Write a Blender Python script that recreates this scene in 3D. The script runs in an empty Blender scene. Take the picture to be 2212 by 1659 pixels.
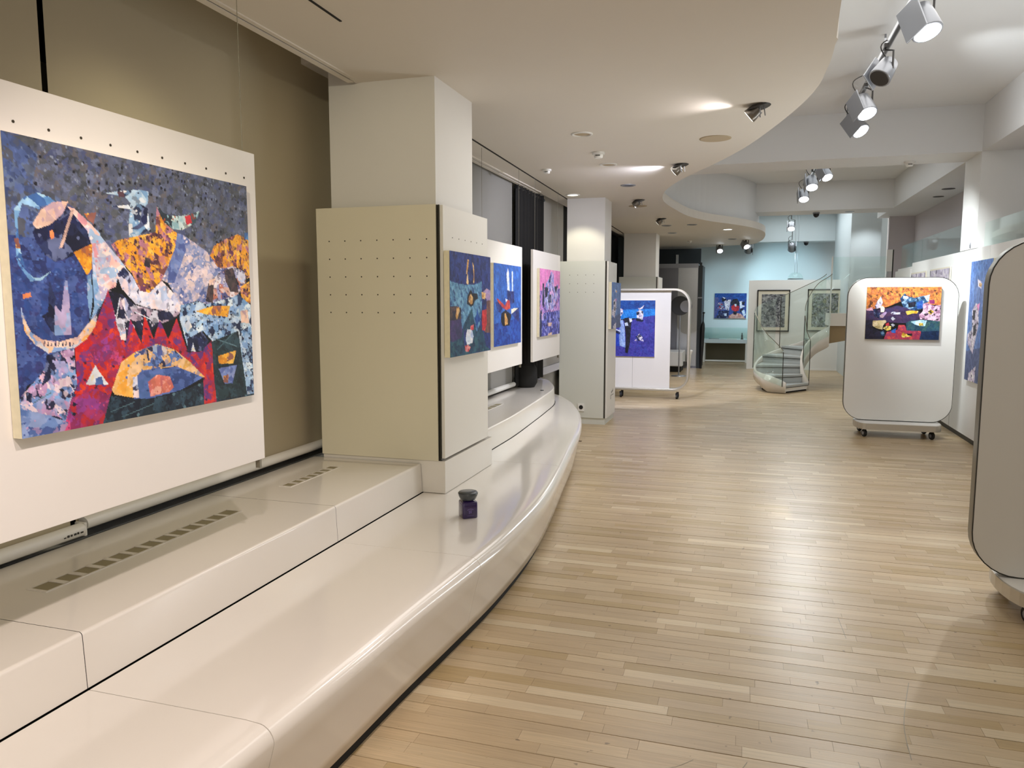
import bpy, math, random
import numpy as np
from math import sin, cos, pi, radians
from mathutils import Vector, Matrix
random.seed(7)
SC = bpy.context.scene
COL = SC.collection

# ------------------------------------------------------------------ camera, world, exposure
cd = bpy.data.cameras.new('camera'); cam = bpy.data.objects.new('camera', cd); COL.objects.link(cam)
cam.location = (0, 0, 1.6)
cam.rotation_euler = (radians(90 - 6.246), 0, radians(17.146))
cd.sensor_width = 36; cd.lens = 1640 / 2212 * 36; cd.clip_start = 0.05; cd.clip_end = 200
SC.camera = cam
W = bpy.data.worlds.new('world'); SC.world = W; W.use_nodes = True
bg = W.node_tree.nodes['Background']; bg.inputs[0].default_value = (1.0, 0.965, 0.92, 1); bg.inputs[1].default_value = 0.47
vs = SC.view_settings; vs.view_transform = 'Standard'; vs.look = 'None'; vs.gamma = 1; vs.exposure = 0.42
try: vs.use_curve_mapping = False
except Exception: pass
SC.cycles.use_denoising = True
SC.cycles.max_bounces = 10
SC.cycles.sample_clamp_indirect = 6

def aim(o, target):
    d = Vector(target) - o.location
    o.rotation_euler = d.to_track_quat('-Z', 'Y').to_euler()
def spot(name, loc, target, watts, deg, blend=0.4, color=(1, 1, 1), r=0.04):
    l = bpy.data.lights.new(name, 'SPOT'); l.energy = watts; l.spot_size = radians(deg); l.spot_blend = blend
    l.color = color; l.shadow_soft_size = r
    o = bpy.data.objects.new(name, l); COL.objects.link(o); o.location = loc; aim(o, target); return o
def area(name, loc, target, watts, sx, sy, color=(1, 1, 1)):
    l = bpy.data.lights.new(name, 'AREA'); l.energy = watts; l.shape = 'RECTANGLE'; l.size = sx; l.size_y = sy; l.color = color
    o = bpy.data.objects.new(name, l); COL.objects.link(o); o.location = loc; aim(o, target); return o
WARM = (1.0, 0.88, 0.74); ROSE = (1.0, 0.86, 0.80); NEUT = (1.0, 0.98, 0.95); COOL = (0.90, 0.96, 1.0); ICE = (0.60, 0.88, 1.0); LILA = (0.80, 0.82, 1.0)
# swivel downlights of the low ceiling, aimed at the paintings on the left
spot('spotlight', (-0.35, 1.25, 2.82), (-1.86, 2.0, 0.95), 70, 62, 0.6, ROSE, 0.03)
spot('spotlight', (-0.30, 0.40, 2.82), (-1.60, 1.5, 0.5), 88, 70, 0.6, ROSE, 0.04)
spot('spotlight', (-0.10, 5.50, 2.85), (-1.75, 4.85, 1.75), 12, 130, 0.6, (1, .93, .95), 0.03)
spot('spotlight', (-0.78, 7.62, 2.85), (-2.2, 8.4, 1.7), 60, 126, 0.7, LILA, 0.03)
spot('spotlight', (-0.78, 7.55, 2.80), (-2.2, 6.9, 1.2), 40, 55, 0.5, NEUT, 0.03)
spot('spotlight', (-1.42, 10.0, 2.80), (-1.85, 12.6, 0.75), 270, 58, 0.3, (.78, .82, 1), 0.03)
spot('spotlight', (-2.05, 9.08, 2.84), (-2.05, 9.70, 1.75), 20, 74, 0.5, (1, 0.95, 0.72), 0.03)
spot('spotlight', (-0.39, 14.6, 2.86), (-0.39, 14.7, 0), 60, 95, 0.6, NEUT, 0.05)
spot('spotlight', (-1.34, 12.4, 2.80), (-1.0, 13.2, 0), 40, 90, 0.6, NEUT, 0.05)
spot('washer_or_fill_spot', (-1.98, 2.85, 2.87), (-2.66, 2.75, 1.55), 21, 104, 1.0, (1, .90, .64), 0.16)
spot('washer_or_fill_spot', (-0.25, -0.7, 2.84), (-2.1, 4.2, 1.75), 190, 34, 0.8, (1, .92, .70), 0.06)  # unseen spot added behind the camera to brighten the near column
# track spots of the high ceiling, plus extra spots added as fill
for y, ty, tz, w, a in ((6.75, 7.8, 3.42, 72, 56), (7.94, 10.1, 1.1, 240, 40), (8.79, 11.1, 1.35, 680, 60)):  # extra spots added at lamp positions to brighten right wall, column and beam
    spot('track_or_fill_spot', (1.05, y + .05, 3.34), (2.42, ty, tz), w, a, 0.8, COOL, 0.05)
for y, ty, w in ((5.72, 3.2, 34), (7.98, 5.4, 34), (8.82, 6.6, 30)):
    spot('track_or_fill_spot', (1.05, y, 3.30), (1.3, ty, 0.0), w, 84, 0.6, COOL, 0.06)
for y, tx, ty in ((11.88, 1.1, 8.6), (12.73, 0.9, 9.4), (14.18, .85, 11.0)):
    spot('track_or_fill_spot', (0.92, y - .04, 3.30), (tx, ty, 0.0), 46, 84, 0.6, COOL, 0.05)
spot('track_or_fill_spot', (2.25, 7.3, 3.2), (1.15, 3.7, 0.0), 105, 50, 0.7, NEUT, 0.04)
spot('track_or_fill_spot', (1.0, 6.85, 3.36), (1.75, 9.9, 1.0), 60, 50, 0.8, NEUT, 0.05)  # spot added at an unlit lamp to brighten the rounded board
spot('track_or_fill_spot', (1.0, 12.0, 3.3), (2.42, 13.0, 1.4), 60, 60, 0.8, COOL, 0.05)
spot('track_or_fill_spot', (0.82, 17.0, 3.08), (1.0, 18.8, 1.2), 35, 90, 0.6, NEUT, 0.05)
# wall washers in front of the far wall
spot('track_or_fill_spot', (-0.02, 19.6, 2.80), (-0.05, 21.3, 1.95), 760, 80, 1.0, ICE, 0.06)
spot('track_or_fill_spot', (0.95, 19.6, 2.80), (1.0, 21.3, 2.2), 460, 80, 0.8, ICE, 0.06)
spot('track_or_fill_spot', (-0.65, 19.0, 2.84), (-0.5, 21.2, 1.3), 45, 70, 0.6, ICE, 0.05)
# lamps over the raised gallery on the right
spot('track_or_fill_spot', (2.2, 16.6, 3.1), (2.3, 17.3, 2.4), 14, 90, 0.8, COOL, 0.05)
# unseen area lights added as ambient fill under the hall ceilings
area('ceiling_fill_area', (0.2, -1.2, 2.86), (0.2, -1.2, 0), 34, 2.4, 1.2, WARM)
area('ceiling_fill_area', (-0.7, 6.5, 2.88), (-0.7, 6.5, 0), 22, 1.0, 4.0, NEUT)
area('ceiling_fill_area', (-0.7, 14.5, 2.88), (-0.7, 14.5, 0), 24, 0.8, 4.0, NEUT)
area('ceiling_fill_area', (1.2, 5.5, 3.72), (1.2, 5.5, 0), 32, 1.4, 5.0, NEUT)
area('ceiling_fill_area', (1.2, 12.8, 3.72), (1.2, 12.8, 0), 14, 1.4, 3.6, COOL)
area('ceiling_fill_area', (1.0, 18.2, 3.72), (1.0, 18.2, 0), 36, 1.4, 3.0, COOL)
area('added_uplight', (2.75, 6.0, 2.3), (1.2, 6.0, 3.9), 52, 0.3, 6.5, COOL)  # both upward area lights are added, unseen, to brighten the high ceiling
area('added_uplight', (2.75, 12.8, 2.3), (1.2, 12.8, 3.9), 2, 0.3, 4.0, COOL)

# ------------------------------------------------------------------ materials
def srgb(h):
    if isinstance(h, str): h = tuple(int(h[i:i+2], 16) for i in (0, 2, 4))
    return tuple((c/255/12.92 if c/255 <= 0.04045 else ((c/255+0.055)/1.055)**2.4) for c in h)
def node_mat(name):
    m = bpy.data.materials.new(name); m.use_nodes = True; nt = m.node_tree
    return m, nt, nt.nodes['Principled BSDF']
def pm(name, col, rough=0.5, metal=0.0, spec=0.5, noise=0.0, nscale=30, bump=0.0, coat=0.0, emit=None, es=0):
    m, nt, p = node_mat(name); c = srgb(col)
    p.inputs['Base Color'].default_value = (*c, 1); p.inputs['Roughness'].default_value = rough
    p.inputs['Metallic'].default_value = metal; p.inputs['Specular IOR Level'].default_value = spec
    p.inputs['Coat Weight'].default_value = coat; p.inputs['Coat Roughness'].default_value = 0.08
    if emit: p.inputs['Emission Color'].default_value = (*emit, 1); p.inputs['Emission Strength'].default_value = es
    if noise or bump:
        tc = nt.nodes.new('ShaderNodeTexCoord'); n = nt.nodes.new('ShaderNodeTexNoise'); n.inputs['Scale'].default_value = nscale; n.inputs['Detail'].default_value = 3
        nt.links.new(tc.outputs['Object'], n.inputs['Vector'])
        if noise:
            r = nt.nodes.new('ShaderNodeMapRange'); r.inputs['To Min'].default_value = 1-noise; r.inputs['To Max'].default_value = 1+noise
            mx = nt.nodes.new('ShaderNodeVectorMath'); mx.operation = 'SCALE'; mx.inputs[0].default_value = c
            nt.links.new(n.outputs['Fac'], r.inputs['Value']); nt.links.new(r.outputs[0], mx.inputs['Scale']); nt.links.new(mx.outputs[0], p.inputs['Base Color'])
        if bump:
            b = nt.nodes.new('ShaderNodeBump'); b.inputs['Strength'].default_value = bump; b.inputs['Distance'].default_value = 0.002
            nt.links.new(n.outputs['Fac'], b.inputs['Height']); nt.links.new(b.outputs[0], p.inputs['Normal'])
    return m
def glass_mat(name, tint, gloss=0.10, rough=0.02, fres=True):
    m = bpy.data.materials.new(name); m.use_nodes = True; nt = m.node_tree; nt.nodes.clear()
    o = nt.nodes.new('ShaderNodeOutputMaterial'); t = nt.nodes.new('ShaderNodeBsdfTransparent'); g = nt.nodes.new('ShaderNodeBsdfGlossy'); mx = nt.nodes.new('ShaderNodeMixShader')
    t.inputs[0].default_value = (*tint, 1); g.inputs['Roughness'].default_value = rough; g.inputs['Color'].default_value = (.9, .97, .95, 1)
    lw = nt.nodes.new('ShaderNodeLayerWeight'); lw.inputs[0].default_value = 0.25
    a = nt.nodes.new('ShaderNodeMath'); a.operation = 'MULTIPLY_ADD'; a.inputs[1].default_value = 0.16; a.inputs[2].default_value = gloss
    nt.links.new(lw.outputs['Facing'], a.inputs[0]); nt.links.new(a.outputs[0], mx.inputs[0])
    nt.links.new(t.outputs[0], mx.inputs[1]); nt.links.new(g.outputs[0], mx.inputs[2]); nt.links.new(mx.outputs[0], o.inputs[0])
    return m
def attr_mat(name, rough=0.5, spec=0.3, grain=False):
    m, nt, p = node_mat(name); a = nt.nodes.new('ShaderNodeAttribute'); a.attribute_name = 'col'
    p.inputs['Roughness'].default_value = rough; p.inputs['Specular IOR Level'].default_value = spec
    tc = nt.nodes.new('ShaderNodeTexCoord')
    if not grain:
        n = nt.nodes.new('ShaderNodeTexNoise'); n.inputs['Scale'].default_value = 220; n.inputs['Detail'].default_value = 2
        nt.links.new(tc.outputs['Object'], n.inputs['Vector'])
        b = nt.nodes.new('ShaderNodeBump'); b.inputs['Strength'].default_value = .25; b.inputs['Distance'].default_value = .001
        nt.links.new(n.outputs['Fac'], b.inputs['Height']); nt.links.new(b.outputs[0], p.inputs['Normal'])
        nt.links.new(a.outputs['Color'], p.inputs['Base Color']); return m
    mp = nt.nodes.new('ShaderNodeMapping'); mp.inputs['Scale'].default_value = (2.2, 60, 1); nt.links.new(tc.outputs['Object'], mp.inputs['Vector'])
    n = nt.nodes.new('ShaderNodeTexNoise'); n.inputs['Scale'].default_value = 2.2; n.inputs['Detail'].default_value = 5; n.inputs['Distortion'].default_value = .6
    nt.links.new(mp.outputs[0], n.inputs['Vector'])
    r = nt.nodes.new('ShaderNodeMapRange'); r.inputs['To Min'].default_value = .70; r.inputs['To Max'].default_value = 1.26
    nt.links.new(n.outputs['Fac'], r.inputs['Value'])
    # scuffs: sparse small dark marks and large worn, darker patches
    s = nt.nodes.new('ShaderNodeTexNoise'); s.inputs['Scale'].default_value = 26; s.inputs['Detail'].default_value = 2; nt.links.new(tc.outputs['Object'], s.inputs['Vector'])
    sr = nt.nodes.new('ShaderNodeMapRange'); sr.inputs['From Min'].default_value = .71; sr.inputs['From Max'].default_value = .76; sr.inputs['To Min'].default_value = 1; sr.inputs['To Max'].default_value = .5
    nt.links.new(s.outputs['Fac'], sr.inputs['Value'])
    l = nt.nodes.new('ShaderNodeTexNoise'); l.inputs['Scale'].default_value = .9; l.inputs['Detail'].default_value = 4; nt.links.new(tc.outputs['Object'], l.inputs['Vector'])
    lr = nt.nodes.new('ShaderNodeMapRange'); lr.inputs['To Min'].default_value = .80; lr.inputs['To Max'].default_value = 1.14; nt.links.new(l.outputs['Fac'], lr.inputs['Value'])
    m1 = nt.nodes.new('ShaderNodeMath'); m1.operation = 'MULTIPLY'; nt.links.new(r.outputs[0], m1.inputs[0]); nt.links.new(sr.outputs[0], m1.inputs[1])
    m2 = nt.nodes.new('ShaderNodeMath'); m2.operation = 'MULTIPLY'; nt.links.new(m1.outputs[0], m2.inputs[0]); nt.links.new(lr.outputs[0], m2.inputs[1])
    vm = nt.nodes.new('ShaderNodeVectorMath'); vm.operation = 'SCALE'; nt.links.new(a.outputs['Color'], vm.inputs[0]); nt.links.new(m2.outputs[0], vm.inputs['Scale'])
    nt.links.new(vm.outputs[0], p.inputs['Base Color'])
    rr = nt.nodes.new('ShaderNodeMapRange'); rr.inputs['To Min'].default_value = rough-.06; rr.inputs['To Max'].default_value = rough+.08
    nt.links.new(n.outputs['Fac'], rr.inputs['Value']); nt.links.new(rr.outputs[0], p.inputs['Roughness'])
    b = nt.nodes.new('ShaderNodeBump'); b.inputs['Strength'].default_value = .12; b.inputs['Distance'].default_value = .001
    nt.links.new(n.outputs['Fac'], b.inputs['Height']); nt.links.new(b.outputs[0], p.inputs['Normal'])
    return m
M = dict(
 wall=pm('white_wall_paint', 'e4e4e0', .6, noise=.015, nscale=6, bump=.05), soffit=pm('soffit_paint', 'dad3c8', .62, noise=.012, nscale=4),
 ceil=pm('ceiling_paint', 'dddddc', .65, noise=.012, nscale=3), farwall=pm('far_wall_paint', 'd2dcde', .6), greywall=pm('grey_wall_paint', 'cbc4c6', .65),
 column=pm('column_paint', 'd8d5cf', .6, noise=.012, nscale=8), clad=pm('cladding_cream', 'd9d2bc', .42, noise=.01, nscale=5), clad2=pm('cladding_cool_lit', 'd0d1c8', .42), cladw=pm('cladding_white', 'dedad2', .4),  # clad2 is the cladding with cool lamp light put into its colour
 lacquer=pm('white_lacquer', 'e2dcd3', .16, spec=.5, noise=.012, nscale=3, coat=.35), board=pm('white_board', 'e9e4de', .38, noise=.01, nscale=6), boardc=pm('mobile_board', 'dcdad4', .3, noise=.01, nscale=5),
 dark=pm('dark_gap', '14120f', .8), black=pm('black_plastic', '141416', .4), edge=pm('grey_edge_metal', '7d7869', .4, .4), edged=pm('dark_edge_line', '35332c', .5, .4),
 steel=pm('brushed_steel', 'b9bab9', .32, 1.0, noise=.05, nscale=40), chrome=pm('chrome', 'd5d5d5', .12, 1.0), lampgrey=pm('lamp_grey', '9a9ca1', .35, .6), lampdark=pm('lamp_dark', '3a3735', .4, .5),
 alu=pm('aluminium_frame', 'c4beb2', .34, .6), beige=pm('speaker_cloth', 'b3a287', .8), white=pm('white_plastic', 'e6e4de', .35),
 blind=pm('blind_fabric', 'b3a88e', .75, noise=.03, nscale=2), blind2=pm('blind_fabric_grey', '8e8c86', .75, noise=.03, nscale=2), curtain=pm('black_curtain', '1b1a19', .9), hole=pm('peg_hole_dark', '3b352a', .9),
 canvas_edge=pm('canvas_edge', 'e3dabd', .8, noise=.12, nscale=40), glow=pm('lamp_glow', 'ffffff', .4, emit=(.9, .95, 1), es=14), glowd=pm('lamp_glow_dim', 'ffffff', .4, emit=(1, .96, .86), es=3.2),
 wood=pm('stair_soffit_wood', '8d7753', .5, noise=.15, nscale=8), brown=pm('brown_panel', '6a644f', .6), darkwall=pm('dark_wall', '3b4246', .6), vase=pm('jar_glass', '2c1a52', .12, spec=.6, coat=.5), stopper=pm('stopper_glass', '41474a', .15, spec=.6, noise=.35, nscale=60),
 lilac=pm('lilac_print', '7a68a8', .5), metal=pm('dull_metal_cladding', '85858a', .3, .75, noise=.06, nscale=3), rubber=pm('rubber', '1a1a1a', .7), tread=pm('stair_tread', 'a9adac', .4), ptread=pm('stair_riser', 'b7bcbc', .35),
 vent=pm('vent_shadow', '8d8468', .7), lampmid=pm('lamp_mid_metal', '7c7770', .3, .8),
 night=pm('night_outside', '0a0908', .9), base=pm('underfloor', '4b3a25', .8), mat=pm('passepartout', 'd9d2be', .7), frame=pm('black_frame', '1c1b18', .4), scrib=pm('pencil_grey', '5c5a55', .8),
 glass=glass_mat('clear_glass', (.93, .97, .955), .05), glassg=glass_mat('green_glass', (.94, .978, .965), .03), winglass=glass_mat('dark_window_glass', (.25, .25, .25), .08), winbright=pm('window_brightness', 'cbc8c0', .5),
 floor=attr_mat('oak_parquet', .32, .5, True), paint=attr_mat('oil_paint', .5, .35))

# ------------------------------------------------------------------ geometry helpers
ORG = {}
class MB:
    def __init__(s): s.v = []; s.f = []; s.sm = []; s.mi = []; s.cur = 0
    def add(s, vs, fs, smooth=False):
        n = len(s.v); s.v += [tuple(v) for v in vs]; s.f += [tuple(i+n for i in f) for f in fs]; s.sm += [smooth]*len(fs); s.mi += [s.cur]*len(fs); return s
    def box(s, x0, x1, y0, y1, z0, z1):
        vs = [(x, y, z) for x in (x0, x1) for y in (y0, y1) for z in (z0, z1)]
        return s.add(vs, [(0, 1, 3, 2), (4, 6, 7, 5), (0, 4, 5, 1), (2, 3, 7, 6), (0, 2, 6, 4), (1, 5, 7, 3)])
    def obox(s, c, ax, ay, az):
        c, ax, ay, az = map(Vector, (c, ax, ay, az))
        vs = [c+i*ax+j*ay+k*az for i in (-1, 1) for j in (-1, 1) for k in (-1, 1)]
        return s.add(vs, [(0, 1, 3, 2), (4, 6, 7, 5), (0, 4, 5, 1), (2, 3, 7, 6), (0, 2, 6, 4), (1, 5, 7, 3)])
    def quad(s, a, b, c, d): return s.add([a, b, c, d], [(0, 1, 2, 3)])
    def prism(s, pts, z0, z1, smooth=False):      # outline in XY
        n = len(pts); vs = [(x, y, z0) for x, y in pts]+[(x, y, z1) for x, y in pts]
        s.add(vs, [tuple(range(n-1, -1, -1)), tuple(range(n, 2*n))])
        return s.add(vs, [(i, (i+1) % n, n+(i+1) % n, n+i) for i in range(n)], smooth)
    def prism_y(s, pts, y0, y1, smooth=False):    # outline in XZ
        n = len(pts); vs = [(x, y0, z) for x, z in pts]+[(x, y1, z) for x, z in pts]
        s.add(vs, [tuple(range(n)), tuple(range(2*n-1, n-1, -1))])
        return s.add(vs, [(i, n+i, n+(i+1) % n, (i+1) % n) for i in range(n)], smooth)
    def tube(s, pts, r, n=8, cap=True, smooth=True):
        pts = [Vector(p) for p in pts]; rings = []; prev = None
        for i, p in enumerate(pts):
            d = (pts[min(i+1, len(pts)-1)]-pts[max(i-1, 0)]).normalized()
            a = Vector((0, 0, 1)) if abs(d.z) < .95 else Vector((1, 0, 0))
            if prev is not None: a = prev
            u = (a-d*a.dot(d)).normalized(); w = d.cross(u); prev = u
            rr = r[i] if isinstance(r, (list, tuple)) else r
            rings.append([p+u*rr*cos(2*pi*k/n)+w*rr*sin(2*pi*k/n) for k in range(n)])
        vs = [v for q in rings for v in q]
        fs = [(i*n+k, i*n+(k+1) % n, (i+1)*n+(k+1) % n, (i+1)*n+k) for i in range(len(pts)-1) for k in range(n)]
        s.add(vs, fs, smooth)
        if cap: s.add(vs, [tuple(range(n-1, -1, -1)), tuple((len(pts)-1)*n+k for k in range(n))])
        return s
    def lathe(s, prof, c=(0, 0, 0), n=20, smooth=True, axis=(0, 0, 1)):   # (r, h) along axis
        q = Vector((0, 0, 1)).rotation_difference(Vector(axis)); c = Vector(c); vs = []
        for r, h in prof: vs += [c+q @ Vector((r*cos(2*pi*k/n), r*sin(2*pi*k/n), h)) for k in range(n)]
        m = len(prof)
        s.add(vs, [(i*n+k, i*n+(k+1) % n, (i+1)*n+(k+1) % n, (i+1)*n+k) for i in range(m-1) for k in range(n)], smooth)
        return s.add(vs, [tuple(range(n-1, -1, -1)), tuple((m-1)*n+k for k in range(n))])
    def sweep(s, rows, smooth=True, closed=False, caps=False):   # rows of equal-length point lists
        n = len(rows[0]); vs = [v for r in rows for v in r]; m = n if closed else n-1
        s.add(vs, [(i*n+k, i*n+(k+1) % n, (i+1)*n+(k+1) % n, (i+1)*n+k) for i in range(len(rows)-1) for k in range(m)], smooth)
        if caps: s.add(vs, [tuple(range(n-1, -1, -1)), tuple((len(rows)-1)*n+k for k in range(n))])
        return s
    def build(s, name, mat, parent=None, bevel=0, **tags):
        me = bpy.data.meshes.new(name); org = ORG.get(parent.name, Vector((0, 0, 0))) if parent else Vector((0, 0, 0))
        own = tags.pop('origin', None)
        if own is not None and parent is None: org = Vector(own)
        me.from_pydata([Vector(v)-org for v in s.v], [], s.f); me.update()
        me.polygons.foreach_set('use_smooth', s.sm)
        for m in (mat if isinstance(mat, (list, tuple)) else [mat]): me.materials.append(m)
        me.polygons.foreach_set('material_index', s.mi)
        o = bpy.data.objects.new(name, me); COL.objects.link(o)
        if parent: o.parent = parent
        else: o.location = org
        ORG[o.name] = org
        if bevel:
            b = o.modifiers.new('bevel', 'BEVEL'); b.width = bevel; b.segments = 2; b.limit_method = 'ANGLE'; b.angle_limit = radians(40)
        for k, val in tags.items(): o[k] = val
        return o
def thing(name, label, cat, loc, group=None):
    o = bpy.data.objects.new(name, None); COL.objects.link(o); o.location = loc; o.empty_display_size = .05
    o['label'] = label; o['category'] = cat
    if group: o['group'] = group
    ORG[o.name] = Vector(loc); return o
def struct(name, mb, mat, parent=None, **k):
    if parent is None: k['kind'] = 'structure'
    return mb.build(name, mat, parent, **k)
def dup(root, loc, label, rz=0):
    r = root.copy(); COL.objects.link(r); r.location = loc; r['label'] = label; r.rotation_euler.z += rz
    for ch in root.children:
        c = ch.copy(); COL.objects.link(c); c.parent = r
        for g in ch.children:
            d = g.copy(); COL.objects.link(d); d.parent = c
    return r
def rrect(x0, x1, z0, z1, r, n=8):
    o = []
    for cx, cz, a0 in ((x1-r, z0+r, -90), (x1-r, z1-r, 0), (x0+r, z1-r, 90), (x0+r, z0+r, 180)):
        o += [(cx+r*cos(radians(a0+90*k/n)), cz+r*sin(radians(a0+90*k/n))) for k in range(n+1)]
    return o
def interp(tab, y):
    if y <= tab[0][0]: return tab[0][1]
    for i in range(len(tab)-1):
        if y <= tab[i+1][0]:
            # Catmull-Rom through neighbours
            p0 = tab[max(i-1, 0)]; p1 = tab[i]; p2 = tab[i+1]; p3 = tab[min(i+2, len(tab)-1)]
            t = (y-p1[0])/(p2[0]-p1[0]); h = p2[0]-p1[0]
            m1 = (p2[1]-p0[1])/(p2[0]-p0[0])*h; m2 = (p3[1]-p1[1])/(p3[0]-p1[0])*h
            return (2*t**3-3*t*t+1)*p1[1]+(t**3-2*t*t+t)*m1+(-2*t**3+3*t*t)*p2[1]+(t**3-t*t)*m2
    return tab[-1][1]

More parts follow.
